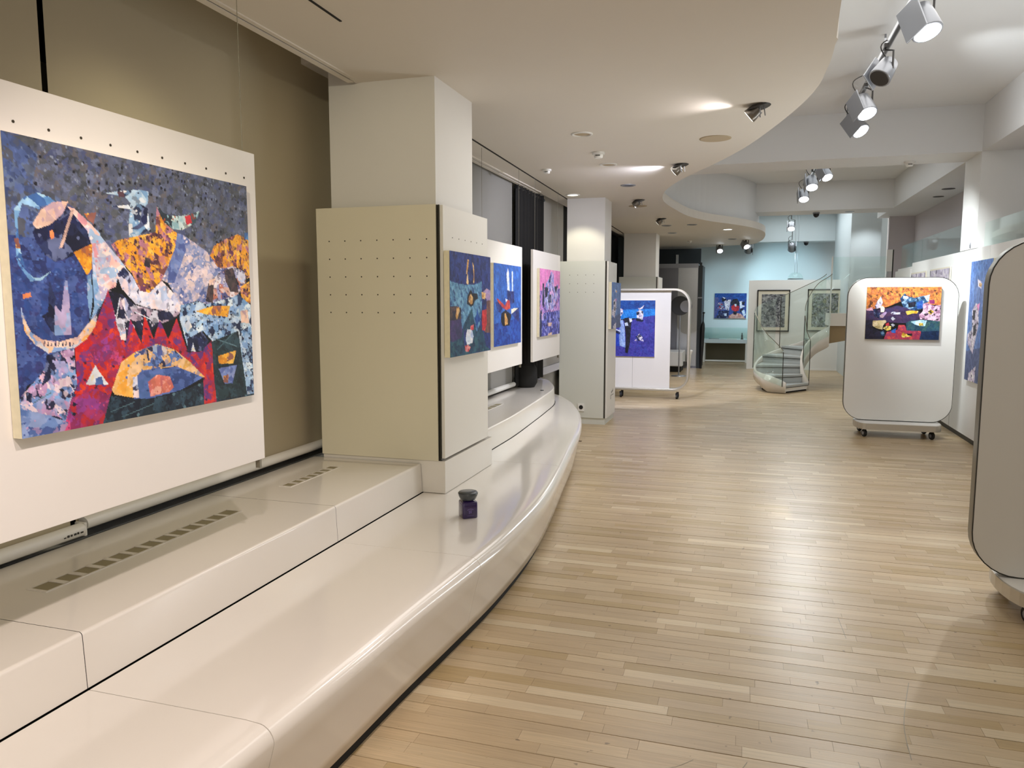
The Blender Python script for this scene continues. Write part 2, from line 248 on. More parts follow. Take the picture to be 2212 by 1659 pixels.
# ------------------------------------------------------------------ painted pictures (flat colour on a fine canvas mesh)
PAL = {
 'amber': [(240, 170, 40), (225, 150, 35), (190, 120, 110), (120, 70, 60), (245, 190, 80), (110, 60, 90), (235, 155, 30), (240, 180, 60), (90, 50, 60), (180, 120, 140)],
 'arch': [(230, 180, 110), (235, 165, 60), (240, 200, 150), (220, 170, 90), (90, 110, 170), (230, 190, 140), (240, 180, 80)],
 'archb': [(60, 70, 120), (90, 120, 180), (225, 180, 120), (40, 40, 70), (150, 170, 200), (210, 200, 200)],
 'azure': [(20, 120, 210), (30, 130, 220), (25, 110, 200), (45, 140, 225)],
 'azure2': [(40, 70, 180), (50, 80, 190), (30, 60, 170)],
 'beige': [(210, 190, 140), (200, 180, 130), (220, 200, 160), (170, 150, 100)],
 'bird': [(215, 225, 235), (150, 185, 215), (40, 50, 80), (230, 230, 230), (180, 205, 225), (120, 160, 200)],
 'blackc': [(20, 20, 30), (30, 30, 45), (40, 40, 60), (15, 15, 25)],
 'blue': [(48, 62, 120), (58, 80, 145), (40, 50, 100), (44, 70, 134), (70, 90, 150), (52, 56, 112)],
 'bluegr': [(40, 80, 120), (50, 90, 130), (30, 60, 100), (70, 110, 140), (140, 170, 195), (30, 50, 80)],
 'bluel': [(90, 105, 165), (110, 130, 185), (140, 150, 190), (75, 90, 150)],
 'blueleft': [(72, 90, 138), (85, 104, 156), (62, 76, 114), (96, 112, 144), (76, 80, 92)],
 'body': [(150, 160, 205), (190, 150, 190), (215, 180, 200), (110, 140, 195), (40, 40, 70), (130, 170, 220), (170, 170, 215), (200, 170, 210), (230, 210, 220)],
 'bodyblue': [(90, 120, 180), (110, 140, 195), (140, 160, 205), (70, 90, 150), (180, 150, 190)],
 'brownd': [(50, 40, 50), (70, 60, 60), (40, 40, 60), (90, 70, 70)],
 'brownr': [(100, 70, 70), (120, 80, 75), (90, 60, 70), (130, 90, 80)],
 'cobalt': [(70, 95, 160), (90, 115, 180), (50, 70, 125), (80, 110, 170)],
 'cobs': [(20, 60, 140), (30, 80, 160)],
 'confet': [(200, 210, 225), (40, 50, 110), (180, 50, 60), (50, 70, 140), (30, 40, 90), (120, 140, 180)],
 'cowp': [(225, 220, 235), (235, 230, 240), (210, 200, 220), (40, 40, 70), (195, 180, 210), (240, 235, 240)],
 'cream': [(230, 220, 190), (220, 225, 230), (200, 210, 225)],
 'cream2': [(225, 220, 200), (215, 210, 180), (230, 225, 210)],
 'cres': [(230, 190, 150), (195, 200, 210), (130, 160, 205), (235, 170, 90), (215, 200, 200), (160, 180, 215), (220, 195, 170)],
 'crimson': [(160, 50, 70), (180, 60, 75), (140, 45, 80), (200, 80, 70), (150, 55, 90)],
 'cyanb': [(90, 140, 180), (110, 160, 195), (80, 130, 170), (120, 170, 200), (50, 80, 130)],
 'deepb': [(30, 60, 150), (40, 80, 170), (25, 50, 130), (45, 90, 180)],
 'deepsky': [(20, 70, 150), (30, 80, 160), (25, 60, 140), (35, 90, 170)],
 'dkblue': [(40, 52, 120), (34, 44, 102), (50, 66, 140), (38, 58, 128), (30, 38, 88)],
 'festb': [(40, 70, 150), (50, 80, 160), (60, 80, 140), (35, 60, 130)],
 'goldc': [(220, 180, 120), (200, 150, 80), (230, 200, 150), (170, 120, 70)],
 'goldk': [(220, 180, 60), (200, 150, 40), (230, 200, 90), (60, 50, 30), (240, 220, 140)],
 'grey': [(86, 92, 114), (74, 80, 98), (90, 96, 120), (102, 110, 138), (82, 86, 92), (98, 94, 100), (76, 84, 120), (60, 64, 72)],
 'greyv': [(80, 85, 140), (90, 95, 150), (70, 75, 130)],
 'horn': [(200, 220, 220), (60, 80, 90), (150, 190, 200), (210, 220, 210), (40, 50, 60), (160, 70, 40)],
 'indigo': [(30, 40, 100), (40, 50, 120), (25, 30, 80), (50, 70, 140)],
 'inkb': [(30, 25, 45), (40, 35, 55), (25, 25, 40), (35, 35, 60)],
 'inkt': [(20, 40, 70), (25, 45, 80), (15, 30, 60)],
 'lila2': [(160, 140, 190), (180, 150, 190), (190, 160, 170), (140, 130, 180)],
 'lilac': [(120, 135, 180), (170, 170, 200), (200, 185, 195), (210, 195, 205), (90, 105, 160), (150, 155, 195), (220, 200, 200), (140, 150, 190)],
 'line': [(210, 176, 160), (180, 150, 140)],
 'magenta': [(140, 40, 90), (170, 50, 100), (120, 50, 110), (200, 70, 120), (150, 60, 140), (180, 40, 50)],
 'midblue': [(40, 90, 180), (50, 100, 190), (36, 80, 165), (60, 115, 200), (45, 85, 160)],
 'mixr': [(40, 35, 50), (200, 160, 150), (150, 150, 190), (230, 220, 225), (180, 110, 90), (80, 80, 130), (30, 25, 35), (210, 200, 215)],
 'navy': [(25, 30, 60), (18, 20, 45), (40, 50, 90), (28, 34, 76), (96, 106, 144)],
 'nightw': [(25, 28, 55), (40, 42, 75), (15, 15, 35), (200, 200, 215), (30, 30, 60), (20, 20, 45), (180, 160, 180)],
 'orange': [(210, 125, 60), (200, 110, 50), (220, 140, 70), (180, 100, 60), (225, 150, 70), (160, 90, 60), (90, 55, 40), (205, 120, 75)],
 'orange1': [(224, 130, 80), (232, 150, 90)],
 'paleaq': [(170, 210, 220), (180, 220, 225), (150, 190, 210), (200, 225, 230)],
 'paleb': [(140, 160, 220), (150, 180, 230), (120, 150, 210), (170, 190, 235)],
 'palew': [(205, 205, 225), (170, 175, 210), (235, 215, 220), (220, 220, 235), (60, 60, 90), (180, 195, 225), (240, 220, 220)],
 'peach': [(225, 190, 170), (235, 200, 180), (190, 160, 170), (240, 210, 190), (220, 180, 160)],
 'pinkb': [(235, 140, 205), (230, 120, 195), (240, 160, 210), (220, 130, 190)],
 'pinkc': [(220, 180, 200), (230, 190, 210), (210, 170, 190), (230, 200, 215), (160, 110, 140), (50, 35, 50)],
 'pinko': [(225, 170, 190), (215, 160, 180)],
 'pinkw': [(200, 195, 215), (235, 190, 180), (160, 185, 215), (215, 150, 160), (225, 215, 220), (180, 170, 200), (240, 216, 208)],
 'plum': [(55, 40, 75), (65, 45, 80), (50, 35, 65), (75, 50, 80), (60, 50, 90)],
 'purple': [(60, 50, 100), (70, 60, 110), (80, 60, 115), (50, 50, 90)],
 'red': [(200, 40, 30), (170, 35, 55), (140, 40, 90), (120, 50, 110), (215, 60, 30), (160, 40, 80), (190, 30, 30), (205, 50, 40), (100, 50, 120)],
 'redp': [(170, 50, 60), (190, 60, 50), (150, 50, 80), (200, 80, 60)],
 'reds': [(180, 40, 50), (200, 50, 60), (160, 40, 60), (220, 60, 60)],
 'redw': [(190, 40, 60), (210, 60, 70), (230, 150, 150)],
 'royal': [(30, 70, 150), (40, 80, 160), (50, 100, 180)],
 'salmon': [(215, 120, 100), (225, 150, 140), (190, 100, 100), (235, 170, 150), (200, 110, 90)],
 'silver': [(180, 180, 190), (170, 170, 180)],
 'sky': [(120, 170, 215), (90, 140, 195), (150, 195, 230), (60, 100, 160), (160, 200, 224)],
 'skyb': [(130, 170, 210), (160, 190, 220), (110, 150, 200), (200, 200, 220)],
 'skyb2': [(150, 180, 215), (110, 150, 195), (45, 60, 95), (190, 210, 230), (130, 165, 210), (160, 195, 225), (30, 40, 70), (210, 225, 235)],
 'steel': [(90, 125, 190), (100, 140, 200), (80, 110, 170), (110, 140, 195), (70, 100, 160)],
 'steeld': [(70, 85, 130), (80, 95, 140), (60, 75, 120), (90, 105, 150)],
 'tan': [(200, 160, 150), (190, 150, 140), (210, 170, 160), (180, 100, 90)],
 'teal': [(25, 38, 45), (35, 55, 60), (45, 70, 80), (20, 30, 35), (28, 46, 54)],
 'tealdark': [(22, 32, 45), (30, 45, 60), (40, 60, 75), (18, 25, 40), (26, 40, 50), (48, 72, 88)],
 'tealg': [(30, 70, 100), (40, 85, 110), (30, 60, 90), (50, 95, 110), (22, 52, 80)],
 'tealline': [(90, 120, 130), (70, 100, 110)],
 'tealn': [(35, 70, 90), (45, 80, 100), (30, 60, 80), (50, 90, 100), (60, 95, 90)],
 'towerl': [(130, 160, 205), (160, 150, 190), (150, 180, 220), (180, 165, 200)],
 'viol2': [(60, 55, 150), (70, 65, 160), (50, 50, 140), (75, 70, 170), (60, 70, 165)],
 'violb': [(70, 70, 170), (90, 100, 195), (50, 50, 140), (110, 120, 210), (160, 160, 230), (30, 30, 90)],
 'violm': [(150, 120, 210), (180, 140, 220), (230, 150, 210), (80, 80, 170), (200, 160, 225), (40, 35, 100)],
 'violw': [(170, 170, 235), (200, 200, 245), (140, 150, 225), (220, 200, 240), (110, 120, 200), (230, 170, 220), (60, 60, 140)],
 'whiteb': [(215, 225, 240), (230, 230, 240), (170, 190, 225), (200, 210, 230)],
 'wine': [(130, 40, 90), (140, 50, 100)],
 'wisp': [(220, 220, 230), (65, 45, 80), (180, 180, 200)],
 'yellow': [(235, 165, 40), (215, 140, 30), (240, 190, 70), (190, 110, 50), (230, 180, 80), (140, 90, 80)],
}
ART = {
 'big': [
  ('grey', 46, [(-22, -61), (1123, -411), (1095, 357), (-42, 427)]),
  ('blueleft', 30, [(-12, -2), (52, 16), (105, 54), (82, 161), (138, 172), (212, 214), (280, 384), (266, 464), (-32, 475)]),
  ('blue', 34, [(-26, 325), (270, 348), (236, 653), (187, 706), (101, 731), (74, 797), (23, 827), (-20, 1023), (-54, 1015)]),
  ('sky', 22, [(26, 312), (22, 247), (53, 202), (95, 180), (132, 189), (156, 206), (121, 225), (97, 234), (48, 223), (33, 271), (33, 372), (43, 437), (19, 393)]),
  ('navy', 18, [(73, 317), (79, 275), (102, 225), (182, 197), (212, 214), (271, 328), (274, 384), (248, 353), (179, 392), (136, 408), (105, 386), (81, 347)]),
  ('peach', 20, [(74, 286), (102, 235), (142, 203), (192, 195), (170, 242), (124, 285), (85, 301)]),
  ('orange1', 8, [(123, 306), (135, 299), (139, 325), (127, 334)]),
  ('skyb', 24, [(186, 212), (273, 283), (264, 363), (262, 555), (236, 650), (321, 497), (295, 292), (211, 219)]),
  ('pinkw', 26, [(186, 212), (212, 217), (273, 272), (327, 340), (387, 409), (358, 440), (345, 488), (315, 500), (290, 544), (277, 464), (270, 362), (251, 291)]),
  ('line', 30, [(202, 218), (211, 219), (165, 355), (152, 361)]),
  ('yellow', 24, [(245, 231), (287, 219), (274, 263), (253, 249)]),
  ('yellow', 26, [(200, 371), (266, 332), (262, 422), (244, 451), (225, 413)]),
  ('yellow', 20, [(19, 340), (30, 334), (35, 371), (22, 370)]),
  ('bird', 26, [(329, 145), (377, 129), (439, 111), (497, 106), (492, 153), (474, 180), (493, 196), (496, 257), (438, 291), (407, 295), (407, 250), (419, 165), (400, 147)]),
  ('bird', 26, [(342, 190), (411, 173), (420, 188), (386, 191)]),
  ('navy', 26, [(468, 169), (491, 175), (485, 234), (445, 263), (414, 264), (453, 238)]),
  ('horn', 26, [(529, 154), (562, 183), (590, 192), (648, 184), (686, 172), (730, 153), (710, 206), (646, 243), (595, 243), (560, 225)]),
  ('amber', 44, [(333, 331), (364, 311), (445, 287), (521, 264), (530, 163), (560, 221), (619, 259), (606, 319), (575, 385), (537, 457), (481, 509), (442, 503), (413, 437), (384, 403), (355, 370)]),
  ('lilac', 34, [(619, 259), (645, 263), (690, 285), (759, 326), (849, 393), (848, 411), (779, 448), (750, 559), (703, 539), (619, 559), (591, 513), (565, 469), (537, 457), (575, 385), (606, 319)]),
  ('bluel', 26, [(619, 259), (645, 263), (658, 327), (593, 468), (561, 469), (575, 385), (606, 319)]),
  ('amber', 50, [(775, 345), (802, 295), (863, 261), (935, 232), (1005, 254), (1008, 433), (974, 434), (966, 397), (902, 379), (849, 396), (815, 391)]),
  ('sky', 20, [(973, 222), (1006, 213), (1005, 254), (976, 249)]),
  ('mixr', 34, [(849, 396), (902, 379), (970, 405), (973, 456), (925, 509), (897, 524), (869, 560), (742, 559), (762, 463)]),
  ('amber', 40, [(935, 479), (993, 448), (1003, 553), (951, 545)]),
  ('palew', 30, [(349, 440), (384, 409), (413, 444), (442, 503), (481, 509), (537, 460), (591, 513), (619, 559), (614, 592), (479, 572), (421, 553), (368, 496)]),
  ('navy', 26, [(352, 440), (383, 415), (401, 438), (358, 452)]),
  ('nightw', 30, [(315, 500), (367, 516), (421, 558), (479, 574), (618, 588), (580, 617), (503, 640), (435, 699), (372, 707), (339, 634), (319, 546)]),
  ('skyb2', 34, [(619, 559), (703, 542), (750, 559), (897, 524), (925, 509), (998, 560), (1010, 1015), (935, 981), (918, 684), (769, 723), (722, 675), (642, 738), (609, 618)]),
  ('yellow', 34, [(690, 586), (783, 566), (877, 566), (862, 617), (749, 604)]),
  ('peach', 24, [(936, 589), (978, 583), (985, 650), (938, 645)]),
  ('teal', 30, [(764, 726), (918, 684), (932, 803), (958, 1000), (775, 1000), (768, 859)]),
  ('skyb2', 36, [(937, 685), (994, 658), (1010, 1015), (958, 992), (937, 803)]),
  ('yellow', 34, [(795, 791), (901, 775), (881, 835), (798, 827)]),
  ('bluel', 24, [(796, 848), (903, 843), (873, 925), (829, 923)]),
  ('yellow', 30, [(822, 886), (852, 882), (846, 921), (820, 914)]),
  ('tealdark', 34, [(266, 1004), (299, 900), (394, 926), (491, 935), (635, 917), (721, 895), (792, 989), (1011, 992), (1009, 1061), (243, 1029)]),
  ('red', 40, [(315, 500), (330, 558), (344, 646), (372, 707), (394, 612), (434, 711), (452, 595), (487, 696), (517, 618), (552, 699), (595, 614), (641, 758), (702, 763), (765, 719), (768, 859), (779, 1001), (713, 1000), (714, 880), (632, 790), (568, 736), (473, 723), (408, 743), (345, 782), (331, 828), (299, 900), (266, 1004), (124, 1009), (158, 900), (186, 844), (184, 705), (224, 680), (271, 609)]),
  ('magenta', 44, [(234, 720), (326, 657), (371, 731), (345, 788), (254, 756)]),
  ('magenta', 36, [(164, 890), (250, 864), (299, 900), (266, 1004), (124, 1009)]),
  ('arch', 26, [(306, 877), (331, 822), (351, 777), (408, 740), (500, 715), (582, 744), (654, 806), (723, 878), (667, 868), (580, 813), (509, 817), (430, 816), (397, 848), (389, 921), (316, 898)]),
  ('archb', 34, [(420, 741), (500, 717), (582, 745), (617, 782), (587, 812), (503, 810), (431, 797)]),
  ('cobalt', 22, [(397, 848), (430, 816), (509, 817), (587, 816), (714, 877), (597, 919), (458, 935), (391, 926)]),
  ('palew', 20, [(391, 841), (410, 837), (413, 926), (389, 921)]),
  ('salmon', 40, [(454, 867), (495, 841), (553, 854), (569, 902), (547, 918), (461, 928)]),
  ('cres', 30, [(22, 551), (32, 602), (48, 644), (79, 672), (137, 682), (193, 673), (226, 636), (275, 577), (262, 631), (227, 680), (186, 707), (141, 714), (96, 721), (56, 687), (30, 644), (22, 577)]),
  ('peach', 36, [(70, 671), (137, 682), (204, 668), (197, 695), (141, 703), (83, 696)]),
  ('towerl', 18, [(121, 541), (148, 581), (166, 470), (176, 470), (176, 661), (118, 661)]),
  ('navy', 18, [(115, 472), (133, 530), (130, 557), (118, 661), (85, 593), (107, 578)]),
  ('sky', 14, [(18, 395), (35, 429), (65, 463), (88, 463), (123, 440), (88, 474), (55, 475), (24, 425)]),
  ('orange1', 14, [(31, 518), (54, 513), (58, 528), (30, 534)]),
  ('body', 36, [(101, 726), (181, 706), (185, 838), (158, 900), (126, 1009), (20, 997), (-4, 1002), (-1, 865), (51, 810), (90, 762)]),
  ('bodyblue', 28, [(-4, 1002), (-2, 900), (74, 929), (150, 970), (126, 1009)]),
  ('navy', 26, [(91, 725), (112, 727), (98, 811), (68, 833), (80, 798)]),
  ('navy', 26, [(22, 842), (40, 855), (34, 885), (21, 873)]),
  ('cream', 14, [(215, 845), (253, 776), (296, 856)]),
  ('cobalt', 14, [(251, 824), (274, 821), (278, 853), (250, 850)]),
  ('whiteb', 20, [(342, 611), (361, 529), (358, 528), (339, 610)]),
  ('whiteb', 20, [(413, 585), (476, 616), (478, 613), (415, 582)]),
  ('whiteb', 20, [(707, 675), (721, 730), (726, 730), (712, 674)]),
  ('tealline', 20, [(297, 962), (394, 940), (393, 937), (296, 959)]),
  ('tealline', 20, [(337, 990), (477, 960), (476, 957), (336, 987)]),
  ('tealline', 20, [(785, 715), (905, 759), (907, 754), (787, 711)]),
  ('tealline', 20, [(794, 764), (892, 692), (889, 689), (790, 761)]),
  ('tealline', 20, [(95, 857), (38, 885), (39, 888), (96, 860)]),
  ('whiteb', 20, [(362, 611), (372, 659), (375, 659), (365, 611)]),
  ('navy', 34, [(643, 705), (714, 675), (748, 718), (718, 761), (641, 755)]),
  ('cream', 20, [(658, 756), (669, 723), (681, 760)]),
  ('brownd', 30, [(470, 367), (494, 375), (488, 412), (462, 402)]),
  ('brownd', 30, [(849, 403), (902, 390), (929, 505), (880, 499), (855, 453)]),
  ('palew', 26, [(907, 386), (970, 412), (966, 460), (927, 450)]),
  ('brownd', 26, [(762, 463), (791, 469), (783, 553), (747, 546)]),
  ('peach', 20, [(767, 449), (800, 441), (795, 469), (766, 473)]),
  ('brownr', 24, [(371, 133), (395, 126), (397, 148), (377, 151)]),
  ('reds', 20, [(659, 185), (685, 176), (693, 208), (665, 221)]),
  ('navy', 20, [(85, 677), (88, 677), (85, 696), (82, 694)]),
  ('navy', 20, [(96, 681), (99, 681), (99, 697), (94, 695)]),
  ('navy', 20, [(107, 685), (110, 685), (108, 697), (105, 696)]),
  ('navy', 20, [(119, 679), (122, 680), (122, 698), (117, 696)]),
  ('navy', 20, [(131, 683), (134, 684), (131, 699), (128, 697)]),
  ('navy', 20, [(143, 687), (146, 688), (146, 700), (140, 698)]),
  ('navy', 20, [(155, 682), (158, 682), (155, 701), (152, 699)]),
  ('navy', 20, [(167, 686), (170, 686), (170, 702), (164, 700)]),
  ('navy', 20, [(179, 690), (182, 690), (179, 702), (176, 700)]),
  ('navy', 24, [(165, 737), (185, 745), (177, 754), (169, 749)]),
  ('navy', 24, [(168, 770), (188, 779), (175, 787), (168, 782)]),
  ('navy', 24, [(171, 803), (182, 811), (174, 820), (167, 815)]),
  ('navy', 24, [(161, 835), (185, 845), (173, 853), (165, 848)]),
  ('navy', 24, [(164, 868), (180, 877), (171, 886), (164, 880)]),
  ('navy', 24, [(167, 902), (182, 911), (170, 919), (163, 913)]),
  ('navy', 24, [(157, 933), (177, 943), (169, 952), (161, 946)]),
  ('cream', 20, [(630, 645), (654, 619), (668, 653), (644, 678)]),
  ('palew', 26, [(363, 540), (379, 528), (407, 588), (388, 612)]),
  ('pinkw', 24, [(350, 658), (374, 647), (375, 695), (354, 688)]),
  ('bluel', 20, [(500, 722), (520, 720), (525, 762), (501, 766)]),
  ('navy', 20, [(452, 737), (459, 736), (464, 781), (456, 782)]),
  ('navy', 20, [(284, 558), (272, 575), (260, 608), (275, 586)]),
  ('skyb', 24, [(244, 451), (258, 445), (258, 529), (244, 608), (239, 529)]),
 ],
 'cat': [
  ('dkblue', 22, [(-40, -18), (1060, -26), (1032, 1046), (-51, 1029)]),
  ('cyanb', 26, [(5, 282), (204, 302), (365, 312), (572, 303), (701, 281), (758, 261), (755, 390), (758, 541), (715, 695), (633, 779), (597, 753), (547, 659), (502, 538), (407, 618), (314, 689), (272, 739), (238, 607), (102, 520), (10, 513)]),
  ('tealg', 22, [(502, 538), (597, 753), (633, 779), (714, 719), (789, 778), (864, 947), (1000, 991), (0, 1004), (2, 849), (233, 826), (313, 696)]),
  ('purple', 22, [(-5, 643), (89, 631), (234, 643), (274, 754), (251, 820), (65, 853), (-13, 841)]),
  ('brownd', 20, [(1, 526), (134, 514), (245, 536), (251, 636), (87, 653), (-6, 650)]),
  ('goldc', 16, [(148, 535), (205, 521), (217, 564), (152, 647), (123, 611)]),
  ('blackc', 16, [(398, 416), (481, 351), (530, 393), (639, 391), (663, 443), (579, 465), (539, 517), (467, 523), (383, 494)]),
  ('goldc', 16, [(432, 422), (486, 397), (536, 436), (523, 495), (469, 502), (419, 473)]),
  ('indigo', 18, [(368, 189), (430, 139), (600, 165), (582, 292), (358, 298)]),
  ('goldc', 18, [(403, 65), (440, 59), (428, 119), (401, 188), (369, 298), (429, 307), (416, 207), (366, 203)]),
  ('goldc', 18, [(519, 80), (560, 112), (574, 278), (538, 293), (558, 208)]),
  ('cobs', 18, [(639, 532), (672, 609), (736, 657), (667, 686), (625, 747), (592, 676), (567, 645), (615, 608)]),
  ('lila2', 22, [(770, 382), (889, 335), (999, 356), (995, 465), (902, 496), (884, 450)]),
  ('goldc', 22, [(752, 375), (867, 381), (845, 450), (767, 442)]),
  ('reds', 22, [(771, 564), (880, 558), (938, 631), (891, 783), (770, 777), (756, 658)]),
  ('brownr', 22, [(884, 465), (1006, 465), (1006, 813), (829, 796), (894, 702)]),
  ('redw', 18, [(470, 717), (544, 705), (549, 759), (467, 755)]),
  ('whiteb', 18, [(337, 825), (396, 745), (503, 757), (545, 821), (512, 890), (384, 897)]),
  ('redw', 18, [(329, 909), (401, 898), (472, 927), (414, 970), (342, 964)]),
  ('indigo', 18, [(308, 756), (378, 751), (353, 834), (366, 896), (312, 908)]),
 ],
 'plane': [
  ('midblue', 22, [(-77, -31), (1083, -45), (1083, 1078), (-83, 1034)]),
  ('deepb', 20, [(0, 727), (408, 698), (962, 669), (1000, 1000), (0, 1000)]),
  ('whiteb', 18, [(441, 124), (489, 45), (530, 103), (552, 330), (596, 419), (476, 401), (471, 260)]),
  ('whiteb', 18, [(633, 82), (673, 80), (684, 292), (666, 474), (625, 474), (630, 293)]),
  ('indigo', 22, [(460, 313), (552, 330), (618, 329), (727, 328), (721, 474), (612, 492), (464, 419)]),
  ('redp', 18, [(81, 418), (153, 427), (377, 507), (478, 437), (557, 446), (574, 546), (456, 562), (252, 532)]),
  ('indigo', 18, [(58, 469), (129, 453), (302, 533), (228, 593), (155, 583)]),
  ('whiteb', 14, [(400, 419), (491, 437), (414, 463)]),
  ('cream2', 14, [(615, 547), (866, 542), (839, 579), (618, 612)]),
  ('indigo', 16, [(618, 612), (923, 533), (921, 726), (731, 671)]),
  ('blackc', 16, [(253, 603), (404, 561), (618, 621), (543, 759), (307, 758), (242, 701)]),
  ('goldc', 14, [(367, 606), (418, 607), (486, 682), (488, 738), (384, 752)]),
 ],
 'pink': [
  ('pinkb', 18, [(-48, -22), (1079, -24), (1025, 387), (-31, 388)]),
  ('violm', 26, [(22, 325), (1018, 274), (1006, 743), (9, 724)]),
  ('violb', 22, [(11, 657), (1041, 623), (1000, 1000), (0, 1000)]),
  ('violw', 24, [(432, 142), (541, 26), (654, 64), (699, 277), (893, 208), (902, 387), (630, 614), (322, 608), (178, 430), (288, 218)]),
  ('navy', 14, [(129, 221), (199, 220), (212, 562), (122, 538)]),
  ('navy', 18, [(216, 271), (396, 280), (360, 409), (250, 431)]),
  ('navy', 18, [(698, 255), (874, 242), (780, 365)]),
  ('navy', 18, [(31, 602), (102, 604), (93, 999), (11, 995)]),
  ('navy', 18, [(450, 111), (505, 110), (507, 193), (414, 195)]),
  ('navy', 18, [(397, 387), (547, 376), (550, 499), (397, 497)]),
  ('peach', 20, [(379, 806), (595, 802), (556, 861), (399, 854)]),
  ('violw', 18, [(83, 659), (192, 650), (209, 765), (98, 761)]),
  ('peach', 20, [(399, 962), (599, 960), (579, 1002), (399, 993)]),
 ],
 'cows': [
  ('deepsky', 20, [(-72, -46), (1040, -46), (1034, 183), (-60, 192)]),
  ('azure', 18, [(-40, 174), (1005, 147), (996, 283), (499, 320), (-32, 347)]),
  ('viol2', 22, [(-30, 374), (445, 347), (637, 302), (995, 265), (1008, 1040), (-19, 1040)]),
  ('azure2', 18, [(-21, 574), (123, 555), (149, 826), (-9, 808)]),
  ('paleb', 20, [(128, 356), (210, 347), (252, 501), (281, 843), (135, 808), (113, 637)]),
  ('blackc', 14, [(230, 320), (346, 302), (419, 392), (400, 592), (387, 772), (340, 933), (278, 933), (285, 637)]),
  ('whiteb', 12, [(354, 320), (423, 320), (432, 374), (378, 392)]),
  ('whiteb', 12, [(247, 402), (323, 392), (339, 447), (270, 456)]),
  ('cowp', 18, [(15, 174), (104, 137), (195, 156), (205, 229), (152, 283), (148, 356), (51, 338), (32, 229)]),
  ('navy', 14, [(149, 210), (197, 210), (192, 247), (150, 247)]),
  ('navy', 14, [(14, 283), (57, 320), (144, 411), (160, 465), (65, 492), (-4, 501)]),
  ('whiteb', 14, [(24, 506), (150, 537), (144, 560), (25, 528)]),
  ('navy', 14, [(12, 537), (144, 564), (139, 601), (14, 583)]),
  ('cowp', 18, [(536, 210), (618, 174), (702, 192), (705, 283), (680, 356), (554, 311)]),
  ('navy', 14, [(537, 220), (592, 220), (587, 261), (545, 265)]),
  ('cowp', 14, [(575, 137), (630, 137), (726, 87), (686, 147), (604, 174)]),
  ('navy', 14, [(514, 347), (554, 311), (722, 347), (695, 383), (556, 365)]),
  ('cowp', 14, [(540, 646), (620, 583), (706, 655), (653, 709), (555, 673)]),
  ('navy', 14, [(621, 610), (677, 619), (664, 646), (616, 646)]),
  ('navy', 14, [(526, 637), (567, 637), (639, 709), (598, 718)]),
  ('cowp', 14, [(495, 718), (542, 682), (557, 718)]),
  ('cowp', 14, [(653, 718), (707, 682), (729, 722)]),
 ],
 'fest': [
  ('festb', 20, [(-40, -49), (1038, -50), (1073, 1051), (-15, 1040)]),
  ('deepsky', 18, [(0, 0), (1000, 0), (1007, 229), (765, 308), (510, 168), (4, 167)]),
  ('greyv', 18, [(-12, 167), (120, 167), (104, 762), (0, 1000)]),
  ('navy', 18, [(148, 682), (461, 685), (454, 995), (15, 990), (121, 842)]),
  ('cowp', 20, [(294, 286), (512, 247), (461, 685), (351, 644)]),
  ('blackc', 16, [(214, 187), (324, 207), (388, 267), (249, 346)]),
  ('cowp', 16, [(244, 148), (354, 188), (308, 227)]),
  ('blackc', 18, [(500, 366), (575, 247), (699, 208), (766, 327), (771, 507), (677, 526), (518, 466)]),
  ('reds', 24, [(520, 525), (612, 446), (707, 487), (787, 527), (761, 687), (651, 726), (555, 665)]),
  ('whiteb', 12, [(627, 426), (690, 427), (693, 526), (638, 526)]),
  ('whiteb', 16, [(781, 328), (860, 308), (849, 467), (961, 508), (806, 607)]),
  ('blackc', 16, [(845, 348), (955, 328), (928, 468), (864, 447)]),
  ('blackc', 16, [(806, 627), (916, 588), (842, 767), (801, 727)]),
  ('whiteb', 16, [(856, 707), (933, 648), (987, 849), (926, 929)]),
  ('tan', 22, [(467, 884), (621, 766), (827, 807), (943, 949), (992, 1000), (454, 1001)]),
  ('whiteb', 40, [(308, 803), (386, 794), (396, 894), (318, 893)]),
  ('blackc', 24, [(588, 725), (714, 706), (702, 846), (607, 846)]),
  ('confet', 34, [(109, 365), (296, 366), (335, 644), (117, 682)]),
 ],
 'mp2': [
  ('orange', 30, [(-58, -47), (1027, -44), (1040, 361), (722, 303), (461, 281), (269, 389), (-27, 441)]),
  ('pinko', 20, [(6, 423), (84, 387), (100, 461), (7, 460)]),
  ('plum', 22, [(-33, 450), (100, 452), (283, 407), (425, 354), (597, 411), (729, 467), (723, 613), (544, 686), (333, 675), (80, 646), (-25, 692)]),
  ('inkb', 22, [(-26, 645), (106, 618), (99, 785), (221, 851), (254, 1009), (-13, 1009)]),
  ('cowp', 22, [(116, 369), (158, 250), (195, 177), (226, 297), (203, 388), (138, 424)]),
  ('navy', 18, [(99, 424), (138, 406), (167, 471), (208, 517), (185, 600), (117, 572)]),
  ('cream2', 18, [(196, 379), (228, 361), (256, 407), (246, 481), (200, 480)]),
  ('lila2', 16, [(189, 545), (266, 472), (292, 481), (237, 591), (197, 582)]),
  ('bluegr', 24, [(452, 226), (513, 118), (548, 173), (588, 192), (653, 211), (717, 185), (780, 168), (847, 151), (837, 286), (768, 322), (766, 413), (651, 448), (505, 382), (490, 337)]),
  ('whiteb', 18, [(496, 172), (548, 173), (576, 219), (498, 227)]),
  ('blackc', 18, [(566, 301), (669, 275), (660, 375), (570, 392)]),
  ('royal', 18, [(677, 302), (758, 249), (765, 404), (688, 412)]),
  ('whiteb', 22, [(774, 177), (847, 146), (837, 277), (811, 268)]),
  ('wine', 14, [(842, 250), (912, 242), (916, 324), (852, 314)]),
